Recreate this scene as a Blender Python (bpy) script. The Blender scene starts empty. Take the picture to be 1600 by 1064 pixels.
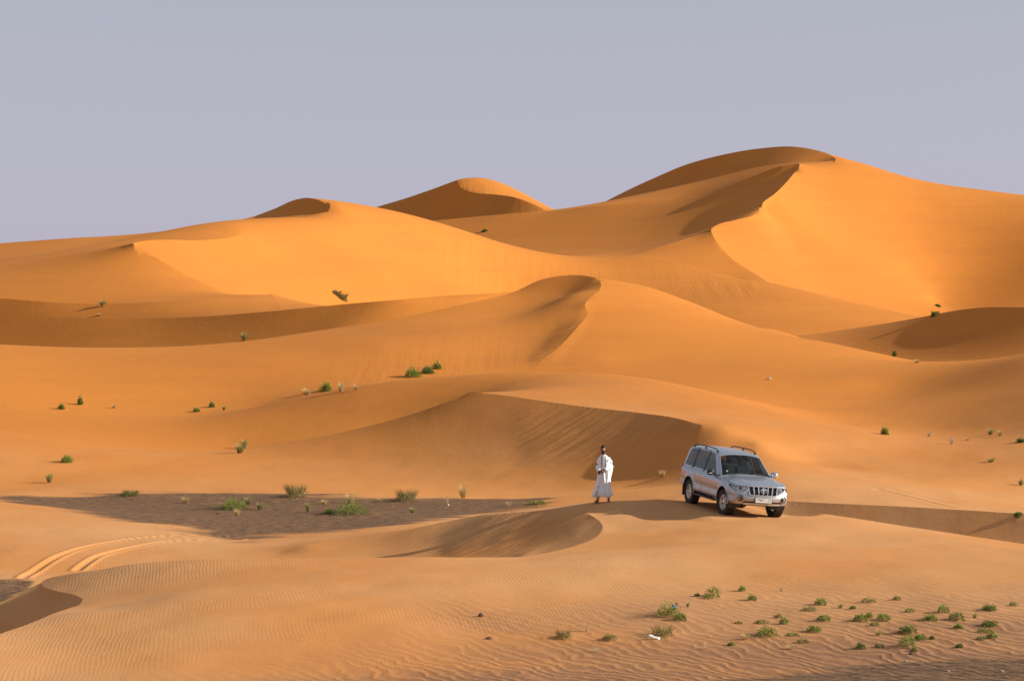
import bpy, bmesh, math, random
import numpy as np
from mathutils import Vector, Matrix

R = math.radians
SC = bpy.context.scene
COL = SC.collection
random.seed(7)

# ------------------------------------------------------------------ camera, sky, sun, exposure
FPX, X0, YH = 3764.0, 800.0, 470.0        # focal length in photo pixels, optical centre, horizon row
cam_data = bpy.data.cameras.new('camera')
cam_data.sensor_width = 36.0
cam_data.lens = 36.0 * FPX / 1600.0
cam_data.shift_y = -(532.0 - YH) / 1600.0
cam_data.clip_start, cam_data.clip_end = 0.5, 20000.0
cam = bpy.data.objects.new('camera', cam_data)
COL.objects.link(cam)
cam.location = (0, 0, 0)
cam.rotation_euler = (R(90), 0, 0)
SC.camera = cam

SUN_EL = 23.5        # degrees above the horizon
SUN_AZ = 93.0        # degrees clockwise from the view direction (+Y): the sun stands to the right
world = bpy.data.worlds.new('World')
SC.world = world
world.use_nodes = True
wn, wl = world.node_tree.nodes, world.node_tree.links
wn.clear()
w_out = wn.new('ShaderNodeOutputWorld')
w_bg = wn.new('ShaderNodeBackground')
w_sky = wn.new('ShaderNodeTexSky')
w_sky.sky_type = 'NISHITA'
w_sky.sun_disc = False
w_sky.sun_elevation = R(SUN_EL)
w_sky.sun_rotation = R(SUN_AZ)
w_sky.altitude = 700
w_sky.air_density = 1.0
w_sky.dust_density = 3.5
w_sky.ozone_density = 2.0
w_hsv = wn.new('ShaderNodeHueSaturation')      # desert dust: the blue is veiled to a grey lavender
w_hsv.inputs['Saturation'].default_value = 0.45
w_hsv.inputs['Value'].default_value = 1.0
w_mix = wn.new('ShaderNodeMix')
w_mix.data_type = 'RGBA'
w_mix.inputs[0].default_value = 0.72
w_mix.inputs[7].default_value = (4.50, 4.34, 5.25, 1)
w_tc = wn.new('ShaderNodeTexCoord')
w_sep = wn.new('ShaderNodeSeparateXYZ')
w_grad = wn.new('ShaderNodeMapRange')          # the dust veil thins with height
w_grad.inputs[1].default_value, w_grad.inputs[2].default_value = 0.02, 0.22
w_veil = wn.new('ShaderNodeMix')
w_veil.data_type = 'RGBA'
w_veil.inputs[6].default_value = (4.55, 4.28, 5.40, 1)
w_veil.inputs[7].default_value = (2.75, 3.08, 3.55, 1)
wl.new(w_tc.outputs['Generated'], w_sep.inputs[0])
wl.new(w_sep.outputs[2], w_grad.inputs[0])
wl.new(w_grad.outputs[0], w_veil.inputs[0])
wl.new(w_veil.outputs[2], w_mix.inputs[7])
wl.new(w_sky.outputs[0], w_hsv.inputs['Color'])
wl.new(w_hsv.outputs[0], w_mix.inputs[6])
wl.new(w_mix.outputs[2], w_bg.inputs[0])
wl.new(w_bg.outputs[0], w_out.inputs[0])
w_bg.inputs[1].default_value = 0.10

sun_data = bpy.data.lights.new('sun', 'SUN')
sun_data.energy = 5.0
sun_data.angle = R(0.53)
sun_data.color = (1.0, 0.95, 0.80)
sun = bpy.data.objects.new('sun', sun_data)
COL.objects.link(sun)
_sd = Vector((math.sin(R(SUN_AZ)) * math.cos(R(SUN_EL)), math.cos(R(SUN_AZ)) * math.cos(R(SUN_EL)), math.sin(R(SUN_EL))))
sun.rotation_euler = _sd.to_track_quat('Z', 'Y').to_euler()
sun.location = (120, 0, 80)

SC.view_settings.view_transform = 'Standard'
SC.view_settings.look = 'None'
SC.view_settings.exposure = 0.33
SC.view_settings.gamma = 1.0
SC.view_settings.use_curve_mapping = False

# ------------------------------------------------------------------ helpers
def at(x, y, r):
    """photo pixel + distance along the view axis -> world point (only used to lay the place out)"""
    return Vector(((x - X0) / FPX * r, r, (YH - y) / FPX * r))

def tag(o, label=None, cat=None, group=None, kind=None):
    if label: o['label'] = label
    if cat: o['category'] = cat
    if group: o['group'] = group
    if kind: o['kind'] = kind
    return o

def link(name, me, parent=None, mats=()):
    o = bpy.data.objects.new(name, me)
    COL.objects.link(o)
    if parent is not None: o.parent = parent
    for m in mats:
        if me is not None: me.materials.append(m)
    return o

def empty(name, loc=(0, 0, 0)):
    o = bpy.data.objects.new(name, None)
    COL.objects.link(o)
    o.location = loc
    o.empty_display_size = 0.2
    return o

class NT:
    """tiny node-tree writer"""
    def __init__(self, name):
        self.m = bpy.data.materials.new(name)
        self.m.use_nodes = True
        self.t = self.m.node_tree
        self.t.nodes.clear()
        self.out = self.t.nodes.new('ShaderNodeOutputMaterial')
    def n(self, typ, **kw):
        nd = self.t.nodes.new(typ)
        for k, v in kw.items():
            if k.startswith('i_'):
                key = k[2:]
                key = int(key) if key.isdigit() else key.replace('_', ' ')
                s = nd.inputs[key]
                if isinstance(v, bpy.types.NodeSocket): self.t.links.new(v, s)
                else: s.default_value = v
            else: setattr(nd, k, v)
        return nd
    def math(self, op, a, b=0.0, c=0.0, clamp=False):
        nd = self.n('ShaderNodeMath', operation=op, use_clamp=clamp)
        for i, v in enumerate((a, b, c)):
            if isinstance(v, bpy.types.NodeSocket): self.t.links.new(v, nd.inputs[i])
            else: nd.inputs[i].default_value = v
        return nd.outputs[0]
    def mix(self, f, a, b, blend='MIX'):
        nd = self.n('ShaderNodeMix', data_type='RGBA', blend_type=blend)
        for i, v in ((0, f), (6, a), (7, b)):
            if isinstance(v, bpy.types.NodeSocket): self.t.links.new(v, nd.inputs[i])
            else: nd.inputs[i].default_value = v
        return nd.outputs[2]
    def ramp(self, f, lo, hi, smooth=True):
        nd = self.n('ShaderNodeMapRange', interpolation_type='SMOOTHSTEP' if smooth else 'LINEAR')
        self.t.links.new(f, nd.inputs[0])
        nd.inputs[1].default_value, nd.inputs[2].default_value = lo, hi
        return nd.outputs[0]
    def principled(self, **kw):
        p = self.n('ShaderNodeBsdfPrincipled')
        for k, v in kw.items():
            s = p.inputs[k.replace('_', ' ')]
            if isinstance(v, bpy.types.NodeSocket): self.t.links.new(v, s)
            else: s.default_value = v
        self.t.links.new(p.outputs[0], self.out.inputs[0])
        return p

def simple_mat(name, col, rough=0.6, metal=0.0, noise=0.0, scale=20.0, coat=0.0, spec=0.5):
    t = NT(name)
    c = (*col, 1)
    if noise:
        nz = t.n('ShaderNodeTexNoise', i_Scale=scale, i_Detail=4.0, i_Vector=t.n('ShaderNodeTexCoord').outputs['Object'])
        c = t.mix(nz.outputs[0], tuple(v * (1 - noise) for v in col) + (1,), tuple(min(1, v * (1 + noise)) for v in col) + (1,))
    t.principled(Base_Color=c, Roughness=rough, Metallic=metal, Coat_Weight=coat, Specular_IOR_Level=spec)
    return t.m

# ------------------------------------------------------------------ the dunes: one height field
# Feature lines of the land (crests, brinks, feet, troughs) as (x, y, r): x/y a photo pixel, r metres from the
# camera.  A thin plate is bent through all of them; brinks marked 1 may break the plate into a sharp edge.
FAR = [
 # --- farthest: pyramid dune
 (1, [(520,352,412),(565,332,405),(640,308,400),(690,291,396),(715,283,393)]),
 (0, [(715,283,393),(730,279,394),(745,277.5,397),(770,284,401),(800,299,403),(830,316,405),(860,331,407),(900,350,412)]),
 (1, [(715,283,393),(717,290,391),(727,297,389),(745,302,386.5),(770,304,383.5),(800,308,380),(830,318,376.5),(857,331,373)]),
 (0, [(520,352,399),(600,352,394),(650,347,391),(714,343,384),(770,345,376),(830,346,370),(880,350,366)]),
 # --- big dune right: left shoulder ridge, S-shaped brink, top
 (1, [(560,354,332),(650,347,325),(720,341,322),(800,334,318),(850,331,316),(930,322,312),(1000,315,310),(1070,307,308),(1130,293,304),(1175,276,300),(1215,261,298),(1250,255,297)]),
 (1, [(1250,255,297),(1248,262,295),(1240,272,292),(1228,286,288),(1212,302,283),(1190,320,278),(1183,333,275),(1150,344,271),(1120,352,268),(1111,359,266),(1115,370,264),(1130,390,261),(1145,406,258),(1170,422,255),(1202,441,251)]),
 (0, [(1243,266,295),(1223,281.6,291.7),(1211,296,287.7),(1195,313,282.7),(1173,330,277.7),(1136,352,270.7),(1116,359,267.3)]),
 (1, [(880,352,352),(937,320,345),(990,293,338),(1030,275,335),(1060,262,332),(1130,242,326),(1190,232,321),(1240,229.5,316),(1275,235,311),(1300,244,306),(1306,249,303)]),
 (1, [(1306,249,303),(1290,253,304),(1250,254,306.5),(1200,258.5,312),(1150,268,317),(1100,280,322),(1050,292,327),(1000,305,332),(940,321,340)]),
 (0, [(1306,246,304),(1350,257,309.5),(1400,275,312),(1470,289,311.5),(1540,299,308.5),(1600,312,304.5),(1760,350,292)]),
 (0, [(1200,330,279),(1300,385,281),(1400,437,283),(1460,468,284)]),
 (0, [(1205,443,253),(1300,464,265),(1400,489,270),(1440,499,272),(1520,500,273),(1600,490,276),(1760,505,264)]),
 # --- trough between shoulder ridge and the long ridge, apron edge
 (1, [(500,382,268),(700,384,266),(800,394,265),(900,402,264),(940,400.5,263),(970,399,262.5),(1010,391,262),(1060,377,264),(1100,364,266),(1110,360,266)]),
 # --- left dune: skyline, small slip face at its peak, long ridge to the right
 (1, [(-160,392,268),(0,380,266),(100,373,264),(200,367,262),(300,355,258),(400,337,252),(430,326,248),(460,313,243),(480,309.5,240.5),(500,314,237.5),(510,320,236),(514,326,235)]),
 (1, [(405,338,250),(420,337,245),(438,336,241),(480,334,236.5),(508,333,235),(514,326,235)]),
 (0, [(503,313,238),(520,319,236),(560,333,237),(600,343,239.5),(650,352,243),(700,360,247),(760,374,251),(800,384,254),(850,395,256)]),
 (1, [(850,395,256),(900,401,257),(960,403,257),(1000,402,257),(1060,411,255.5),(1110,424,253.5),(1150,434,252),(1200,441,250),(1250,452,248)]),
 (0, [(1250,452,248),(1300,463,246),(1350,476,242.5),(1400,490,238.5),(1440,499,235),(1500,512,232),(1760,550,225)]),
 (0, [(-160,420,250),(0,404,245),(100,395,236),(200,384,229),(300,370,231),(400,352,234),(460,342,232)]),
 (1, [(208,380,200),(230,376,202.3),(260,375,204.6),(300,376,207.7),(340,374.5,211),(380,369,215)]),
 (0, [(380,369,215),(430,359,221),(480,350,226.5),(520,344,231)]),
 (1, [(208,380,200),(212,386,199.7),(250,406,198),(300,434,195.8),(340,452,194.2),(375,467,193)]),
 (1, [(-160,432,211),(0,414,206.5),(60,406,204.7),(120,397,202.8),(170,389,201.3),(208,380,200)]),
]
NEAR = [
 # --- low ridge in front of it with a small lit notch, dark band
 (1, [(-160,462,216),(0,466,211.5),(60,471,209.5),(150,475,207.5),(250,472,205.5),(350,467,206),(376,466,207),(400,463,209),(425,460,212)]),
 (1, [(425,460,212),(432,472,205),(441,485,197)]),
 # (the lit notch needs no further line)
 (1, [(-160,492,214),(0,495,209),(100,497,206),(220,498,202.5),(330,494,199),(441,485,196),(520,477,194.5),(600,470,193),(700,462,194.5),(800,456,197),(860,450,199)]),
 (1, [(390,469,220),(410,470,225),(425,471,228.5),(470,481,231.5)]),
 (0, [(470,481,231.5),(520,480,238),(600,476,247),(700,468,258),(800,461,269),(870,458,272),(950,466,270),(1050,486,262),(1150,509,254),(1230,530,248)]),
 (0, [(x, y, 80.48 / (0.3 - 0.5 * (x - 800) / 3764 - 0.81 * (470 - y) / 3764)) for x, y in ((335,400),(420,398),(520,400),(620,400))]),
 (0, [(x, y, 80.48 / (0.3 - 0.5 * (x - 800) / 3764 - 0.81 * (470 - y) / 3764)) for x, y in ((430,436),(500,435),(600,437))]),
 (0, [(-160,549,208.5),(-69,549,206),(40,553,202),(149,553,198),(260,550,195.5),(376,541,193),(460,530,191.3),(546,517,189.5),(651,504,190),(753,493,192)]),
 (0, [(753,493,192),(830,487,198),(900,485,205),(960,488,207),(1050,505,204),(1150,528,201),(1260,552,197),(1340,566,190),(1430,575,182),(1520,575,178),(1600,572,175),(1760,572,170)]),
 (0, [(-160,575,186),(0,575,186),(200,575,186),(400,556,186)]),
 # --- dune at the right edge
 (1, [(1230,531,215),(1250,527,214),(1300,518,211),(1350,511,208),(1400,503,205),(1450,494,201),(1490,486,198),(1530,481,195),(1600,480,190),(1760,485,182)]),
 # --- main middle dune: crest, brink curling to the camera, right silhouette
 (1, [(-160,530,170),(0,538,170),(100,542,170),(200,543,170.5),(300,540,172),(400,531,174),(500,516,177),(600,501,180),(700,481,183),(760,467,185),(800,457,186.5),(815,451,187),(840,439,187.5),(870,432,187.5),(900,430,187),(920,432,186),(935,437,184.5),(939,444,183),(935,456,180.5),(925,466,178.5),(914,475,176.5),(914,480,175.8),(918,487,175),(915,497,173.5),(905,508,171.5),(890,525,168.5),(870,545,165),(850,560,162),(835,570,160.5)]),
 (0, [(893,462,180.5),(880,483,176.5),(868,517,171.5),(852,541,167),(836,562,162),(824,575,159.5)]),
 (0, [(600,540,165),(700,525,170),(780,505,176),(830,486,180.5),(880,462,184)]),
 (0, [(930,434,185.2),(960,439,186.5),(1000,447,188),(1050,463,188),(1100,481,187),(1150,501,185),(1190,513,183),(1210,515,183),(1230,521,182),(1258,531,180),(1300,537,178),(1340,545,176),(1400,558,172),(1430,566,168)]),
 (0, [(1430,566,168),(1500,564,160),(1560,562,153),(1600,560,148.5),(1760,560,137)]),
 (0, [(-160,562,159),(0,567,159),(100,576,158),(200,577,158),(300,572,159),(400,563,160.5),(500,552,163)]),
 (0, [(-160,622,146),(0,628,146),(100,635,146),(200,641,146),(300,643,146),(400,634,147),(470,619,148),(540,609,149.5),(620,603,151),(700,598,153),(800,592,156),(900,590,156),(1000,597,153),(1100,613,147),(1200,632,140)]),
 (0, [(940,560,162),(1000,560,163),(1100,565,162),(1200,577,158),(1300,592,154),(1430,610,149),(1520,612,140),(1600,612,131),(1760,612,119)]),
 # --- dune with the soft crest, then the one with the dark slip face
 (0, [(470,619,142),(540,606.5,141),(620,596,140),(700,588.5,139),(760,583.5,138),(820,580.5,137),(880,580,136),(940,582,134.5),(1000,589,132.5),(1060,601,130),(1120,616,127),(1180,633,123.5),(1240,650,120),(1300,664,117)]),
 (1, [(380,700,122),(450,690,122),(520,678,121.5),(600,659,121),(650,645,120.5),(700,628,120),(720,620,120),(735,613,120),(760,615,119.3),(800,620,118),(850,627,116.3),(930,637,113.5),(1000,645,111),(1050,652,109),(1080,659,107.5),(1097,664,106.3)]),
 (0, [(400,700,129),(450,693,129),(550,677,130),(650,654,131),(720,632,131),(770,612,130)]),
 (0, [(600,715,114.5),(680,722,112.5),(740,727,111),(800,732,109.6),(860,737,108.2),(920,743,106.6),(1003,744,104.6),(1060,743,103),(1110,726,102.8),(1150,706,103.5),(1180,694,104)]),
 (0, [(1097,664,106.3),(1130,672,105.5),(1200,685,106),(1280,690,108)]),
 (0, [(1330,665,127),(1420,673,124),(1500,683,118),(1600,695,110),(1760,710,104)]),
 (0, [(1180,722,100),(1250,718,104),(1350,722,105),(1450,731,104),(1600,745,102),(1760,755,101)]),
 # --- gravel flat
 (0, [(-160,779,101),(0,779,101),(150,773,103),(400,771,103.8),(600,776,102),(860,778,101.4),(940,770,100.5),(1000,765,99),(1080,760,98)]),
 (0, [(200,797,95.5),(400,803,93.8),(600,805,93.3),(800,800,94.7),(900,795,95)]),
 (0, [(-160,774,97),(0,784,96.5),(100,796,91.5),(200,811,88.4),(300,828,86.5)]),
 (0, [(-160,850,82),(0,850,82),(150,850,82),(300,860,80),(430,862,79)]),
 (0, [(370,842,84.2),(430,843,83.7),(560,828,86),(640,817,88.5),(700,812,90),(800,806,92),(900,800,92)]),
 # --- shaded step right of the car
 (1, [(1190,779,93),(1230,782,92),(1300,786,90.5),(1400,790,89),(1500,796,87.5),(1600,802,86),(1760,812,84)]),
 (0, [(1130,785,92),(1190,805,91),(1266,828,89.2),(1366,838,87.6),(1466,848,86),(1566,855,84.6),(1760,880,81.5)]),
 # --- the car's dune: crest, hollow with slip face
 (1, [(685,817,79),(700,814,79),(760,803,78),(830,795,77.2),(900,787,76.5),(945,784.5,75.8),(1000,782,75.5),(1050,781,75.3),(1080,783,75),(1130,788,74.2),(1180,791.5,73.5),(1230,794.5,73),(1300,805,72),(1400,820,70.8),(1500,835,69.6),(1600,850,68.4),(1760,875,66.5)]),
 (1, [(760,805.5,77),(800,801,76.5),(830,799,76),(860,798,75.5),(900,799.5,74.2),(925,806,72.9),(938,815,71.8),(942,823,70.8),(938,832,69.8),(925,842,68.6),(900,852,67.2),(870,860,65.8),(840,866,64.8),(815,870,64)]),
 (0, [(480,852,79),(560,850,78.5),(640,847,77.5),(690,847,76.3),(725,848,75.3),(780,853,73.7),(815,863,71.8),(828,869,69.8),(800,884,66.5),(700,886,67),(500,890,70)]),
 (0, [(1085,791,74),(1133,803,72.3),(1180,806,71.6),(1212,807,71.3),(1300,816,70)]),
 # --- foreground dune
 (1, [(67,908,66),(75,904,66),(100,899,65.6),(130,894,65.2),(160,889,65),(200,883,64.7),(250,878.5,64.4),(300,875,64),(350,873,63.8),(400,872,63.6),(500,870.5,63.3),(600,870,63.2),(700,870,63.2),(815,870,63.8)]),
 (0, [(75,925,71.5),(130,915,72),(200,905,73),(350,892,74),(450,888,74)]),
 (1, [(67,908,66),(64,911,65.6),(67,916,65),(85,922,63.5),(105,927,62.3),(120,931,61.2),(129,937,60),(126,943,59),(110,950,57.8),(80,960,56),(40,975,53.5),(0,989,51.5),(-60,1010,49),(-160,1045,45.5)]),
 (0, [(62,914,66.2),(54,942,65.0),(48,990,62.6),(34,1030,60.2),(10,1050,58.0),(-50,1076,54.3),(-160,1115,50)]),
 (0, [(-160,940,69),(0,940,68),(30,926,69),(50,918,69.5),(62,912,69.5)]),
 (0, [(-160,903,74),(0,904,73.5),(60,904,73.5)]),
 (0, [(160,950,57),(300,930,56.5),(500,925,56),(800,925,55.5),(1000,925,56),(1200,925,56),(1400,930,55.5),(1600,940,54.5),(1760,950,54)]),
 (0, [(60,1003,50),(300,1000,49.5),(800,1000,49.2),(1200,1000,49.2),(1600,1000,49.5),(1760,1000,49.5)]),
 (0, [(-160,1064,44.8),(800,1064,44.7),(1760,1064,44.7)]),
 (0, [(-160,1150,39),(800,1150,39),(1760,1150,39)]),
 (0, [(-160,1223,33.2),(800,1223,33.2),(1760,1223,33.2)]),
 (0, [(-160,440,370),(0,430,370),(300,425,370)]),
 (0, [(-160,520,555),(800,520,555),(1760,520,555)]),
 (0, [(-160,470,470),(0,470,470),(400,440,470),(500,420,480)]),
 (0, [(1000,400,450),(1300,370,450),(1600,400,450),(1760,420,450)]),
]

LINES = [(c, [(x, y, r * 1.12) for x, y, r in p]) for c, p in FAR] + NEAR

def spline(pts, n):
    """Catmull-Rom (centripetal-ish) through pts, n samples per span"""
    P = np.array(pts, float)
    d = np.sqrt((np.diff(P[:, :2], axis=0) ** 2).sum(1))
    t = np.concatenate([[0], np.cumsum(np.maximum(d, 1e-6))])
    m = np.zeros_like(P)
    if len(P) > 2:
        s = np.diff(P, axis=0) / np.diff(t)[:, None]
        m[1:-1] = (s[:-1] * np.diff(t)[1:, None] + s[1:] * np.diff(t)[:-1, None]) / (t[2:] - t[:-2])[:, None]
        m[0], m[-1] = s[0], s[-1]
    else:
        m[:] = (P[1] - P[0]) / t[1]
    out = []
    for k in range(len(P) - 1):
        h = t[k + 1] - t[k]
        cnt = max(2, int(n * h))
        u = np.linspace(0, 1, cnt, endpoint=(k == len(P) - 2))[:, None]
        out.append((2*u**3 - 3*u**2 + 1) * P[k] + (u**3 - 2*u**2 + u) * h * m[k] + (-2*u**3 + 3*u**2) * P[k + 1] + (u**3 - u**2) * h * m[k + 1])
    return np.concatenate(out)

XL, XR = -160.0, 1760.0
L0, L1 = math.log(33.0), math.log(560.0)
NC, NR = 872, 960

def brink_cells(s, nc, nr):
    """grid vertices next to a brink line: (column, row, column offset, row offset, height)"""
    du, dv = (XR - XL) / (nc - 1), (L1 - L0) / (nr - 1)
    i = (s[:, 0] - XL) / du
    j = (np.log(s[:, 2]) - L0) / dv
    z = (YH - s[:, 1]) / FPX * s[:, 2]
    di, dj = np.abs(np.diff(i)), np.abs(np.diff(j))
    k = 5
    di_s = np.convolve(np.pad(di, k, mode='edge'), np.ones(2*k+1), 'valid'); dj_s = np.convolve(np.pad(dj, k, mode='edge'), np.ones(2*k+1), 'valid')
    out = []
    for a in range(len(i) - 1):
        if di_s[a] >= dj_s[a]:
            lo, hi = sorted((i[a], i[a+1]))
            for m in range(int(math.ceil(lo)), int(math.floor(hi)) + 1):
                t = (m - i[a]) / (i[a+1] - i[a] + 1e-12)
                y = j[a] + (j[a+1] - j[a]) * t
                out.append((m, int(round(y)), 0.0, y - round(y), z[a] + (z[a+1] - z[a]) * t))
        else:
            lo, hi = sorted((j[a], j[a+1]))
            for m in range(int(math.ceil(lo)), int(math.floor(hi)) + 1):
                t = (m - j[a]) / (j[a+1] - j[a] + 1e-12)
                x = i[a] + (i[a+1] - i[a]) * t
                out.append((int(round(x)), m, x - round(x), 0.0, z[a] + (z[a+1] - z[a]) * t))
    return [o for o in out if 0 <= o[0] < nc and 0 <= o[1] < nr]

def solve_terrain():
    samples = [(c, spline(p, 3.0)) for c, p in LINES]
    z = None
    levels = [(110, 120, 600), (110, 240, 400), (218, 480, 400), (436, 960, 220), (NC, NR, 140)]
    for nc, nr, iters in levels:
        du, dv = (XR - XL) / (nc - 1), (L1 - L0) / (nr - 1)
        fixed = np.zeros((nr, nc), bool); zfix = np.zeros((nr, nc)); ou = np.zeros((nr, nc)); ov = np.zeros((nr, nc))
        S = []
        for c, s in samples:
            if c:
                for m, n, a, b, h in brink_cells(s, nc, nr):
                    fixed[n, m] = True; ou[n, m] = a; ov[n, m] = b; zfix[n, m] = h
                continue
            i = (s[:, 0] - XL) / du
            j = (np.log(s[:, 2]) - L0) / dv
            ok = (i >= 0) & (i <= nc - 1.001) & (j >= 0) & (j <= nr - 1.001)
            S.append(np.stack([i, j, (YH - s[:, 1]) / FPX * s[:, 2]], 1)[ok])
        S = np.concatenate(S)
        i0, j0 = np.floor(S[:, 0]).astype(int), np.floor(S[:, 1]).astype(int)
        idx = np.stack([j0*nc+i0, j0*nc+i0+1, (j0+1)*nc+i0, (j0+1)*nc+i0+1], 1)
        free = ~fixed.ravel()[idx].any(1)
        S, idx, i0, j0 = S[free], idx[free], i0[free], j0[free]
        fi, fj = S[:, 0] - i0, S[:, 1] - j0
        wt = np.stack([(1-fi)*(1-fj), fi*(1-fj), (1-fi)*fj, fi*fj], 1)
        q = dv / (du / FPX)                          # cell aspect; the plate is isotropic on the ground
        wu, wv, mem = q ** 2, q ** -2, 2e-4
        def coef(off, drop_nb, w, ax):
            sl = lambda a, b: (slice(None), slice(a, b)) if ax == 1 else (slice(a, b), slice(None))
            C, M, P_ = sl(1, -1), sl(0, -2), sl(2, None)
            hm = np.maximum(1 + off[C] - off[M], 0.3); hp = np.maximum(1 + off[P_] - off[C], 0.3)
            keep = w * ~(fixed[C] | drop_nb[M] | drop_nb[P_])
            return 2 / (hm * (hm + hp)), 2 / (hp * (hm + hp)), keep
        au, cu, ku = coef(ou, fixed & (ov != 0), wu, 1)
        av, cv, kv = coef(ov, fixed & (ou != 0), wv, 0)
        bu, bv = au + cu, av + cv
        k4 = 2.0 * ~(fixed[:-1, :-1] | fixed[1:, :-1] | fixed[:-1, 1:] | fixed[1:, 1:])
        def A(v):
            g = np.zeros_like(v)
            d = (v[:, :-2] * au - v[:, 1:-1] * bu + v[:, 2:] * cu) * ku
            g[:, :-2] += d * au; g[:, 2:] += d * cu; g[:, 1:-1] -= d * bu
            d = (v[:-2] * av - v[1:-1] * bv + v[2:] * cv) * kv
            g[:-2] += d * av; g[2:] += d * cv; g[1:-1] -= d * bv
            d = (v[:-1, :-1] - v[1:, :-1] - v[:-1, 1:] + v[1:, 1:]) * k4
            g[:-1, :-1] += d; g[1:, 1:] += d; g[1:, :-1] -= d; g[:-1, 1:] -= d
            d = (v[:, 1:] - v[:, :-1]) * (mem * q)
            g[:, 1:] += d; g[:, :-1] -= d
            d = (v[1:] - v[:-1]) * (mem / q)
            g[1:] += d; g[:-1] -= d
            return g
        cnt = np.bincount(idx.ravel(), weights=wt.ravel(), minlength=nr * nc)
        wsamp = 6.0 * (wu + wv + 1) / np.maximum(cnt[idx].max(1), 1.0)
        def B(v):
            e = (v.ravel()[idx] * wt).sum(1) * wsamp
            return np.bincount(idx.ravel(), weights=(wt * e[:, None]).ravel(), minlength=nr * nc).reshape(nr, nc)
        rhs = np.bincount(idx.ravel(), weights=(wt * (S[:, 2] * wsamp)[:, None]).ravel(), minlength=nr * nc).reshape(nr, nc)
        if z is None:
            z = np.full((nr, nc), -6.0)
        else:                                            # bilinear prolongation
            ci, cj = np.linspace(0, z.shape[1] - 1, nc), np.linspace(0, z.shape[0] - 1, nr)
            a = np.minimum(ci.astype(int), z.shape[1] - 2); b = np.minimum(cj.astype(int), z.shape[0] - 2)
            fa, fb = ci - a, (cj - b)[:, None]
            zr = z[:, a] * (1 - fa) + z[:, a + 1] * fa
            z = zr[b] * (1 - fb) + zr[b + 1] * fb
        z[fixed] = zfix[fixed]
        fm = (~fixed).astype(float)
        diag = 6 * (wu + wv) + 8 + np.bincount(idx.ravel(), weights=((wt ** 2) * wsamp[:, None]).ravel(), minlength=nr * nc).reshape(nr, nc)
        r_ = (rhs - A(z) - B(z)) * fm
        y = r_ / diag
        p = y.copy()
        rz = (r_ * y).sum()
        for _ in range(iters):
            Ap = (A(p) + B(p)) * fm
            al = rz / (p * Ap).sum()
            z += al * p
            r_ -= al * Ap
            y = r_ / diag
            rn = (r_ * y).sum()
            p = y + (rn / rz) * p
            rz = rn
    return z, fixed, ou, ov

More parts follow.
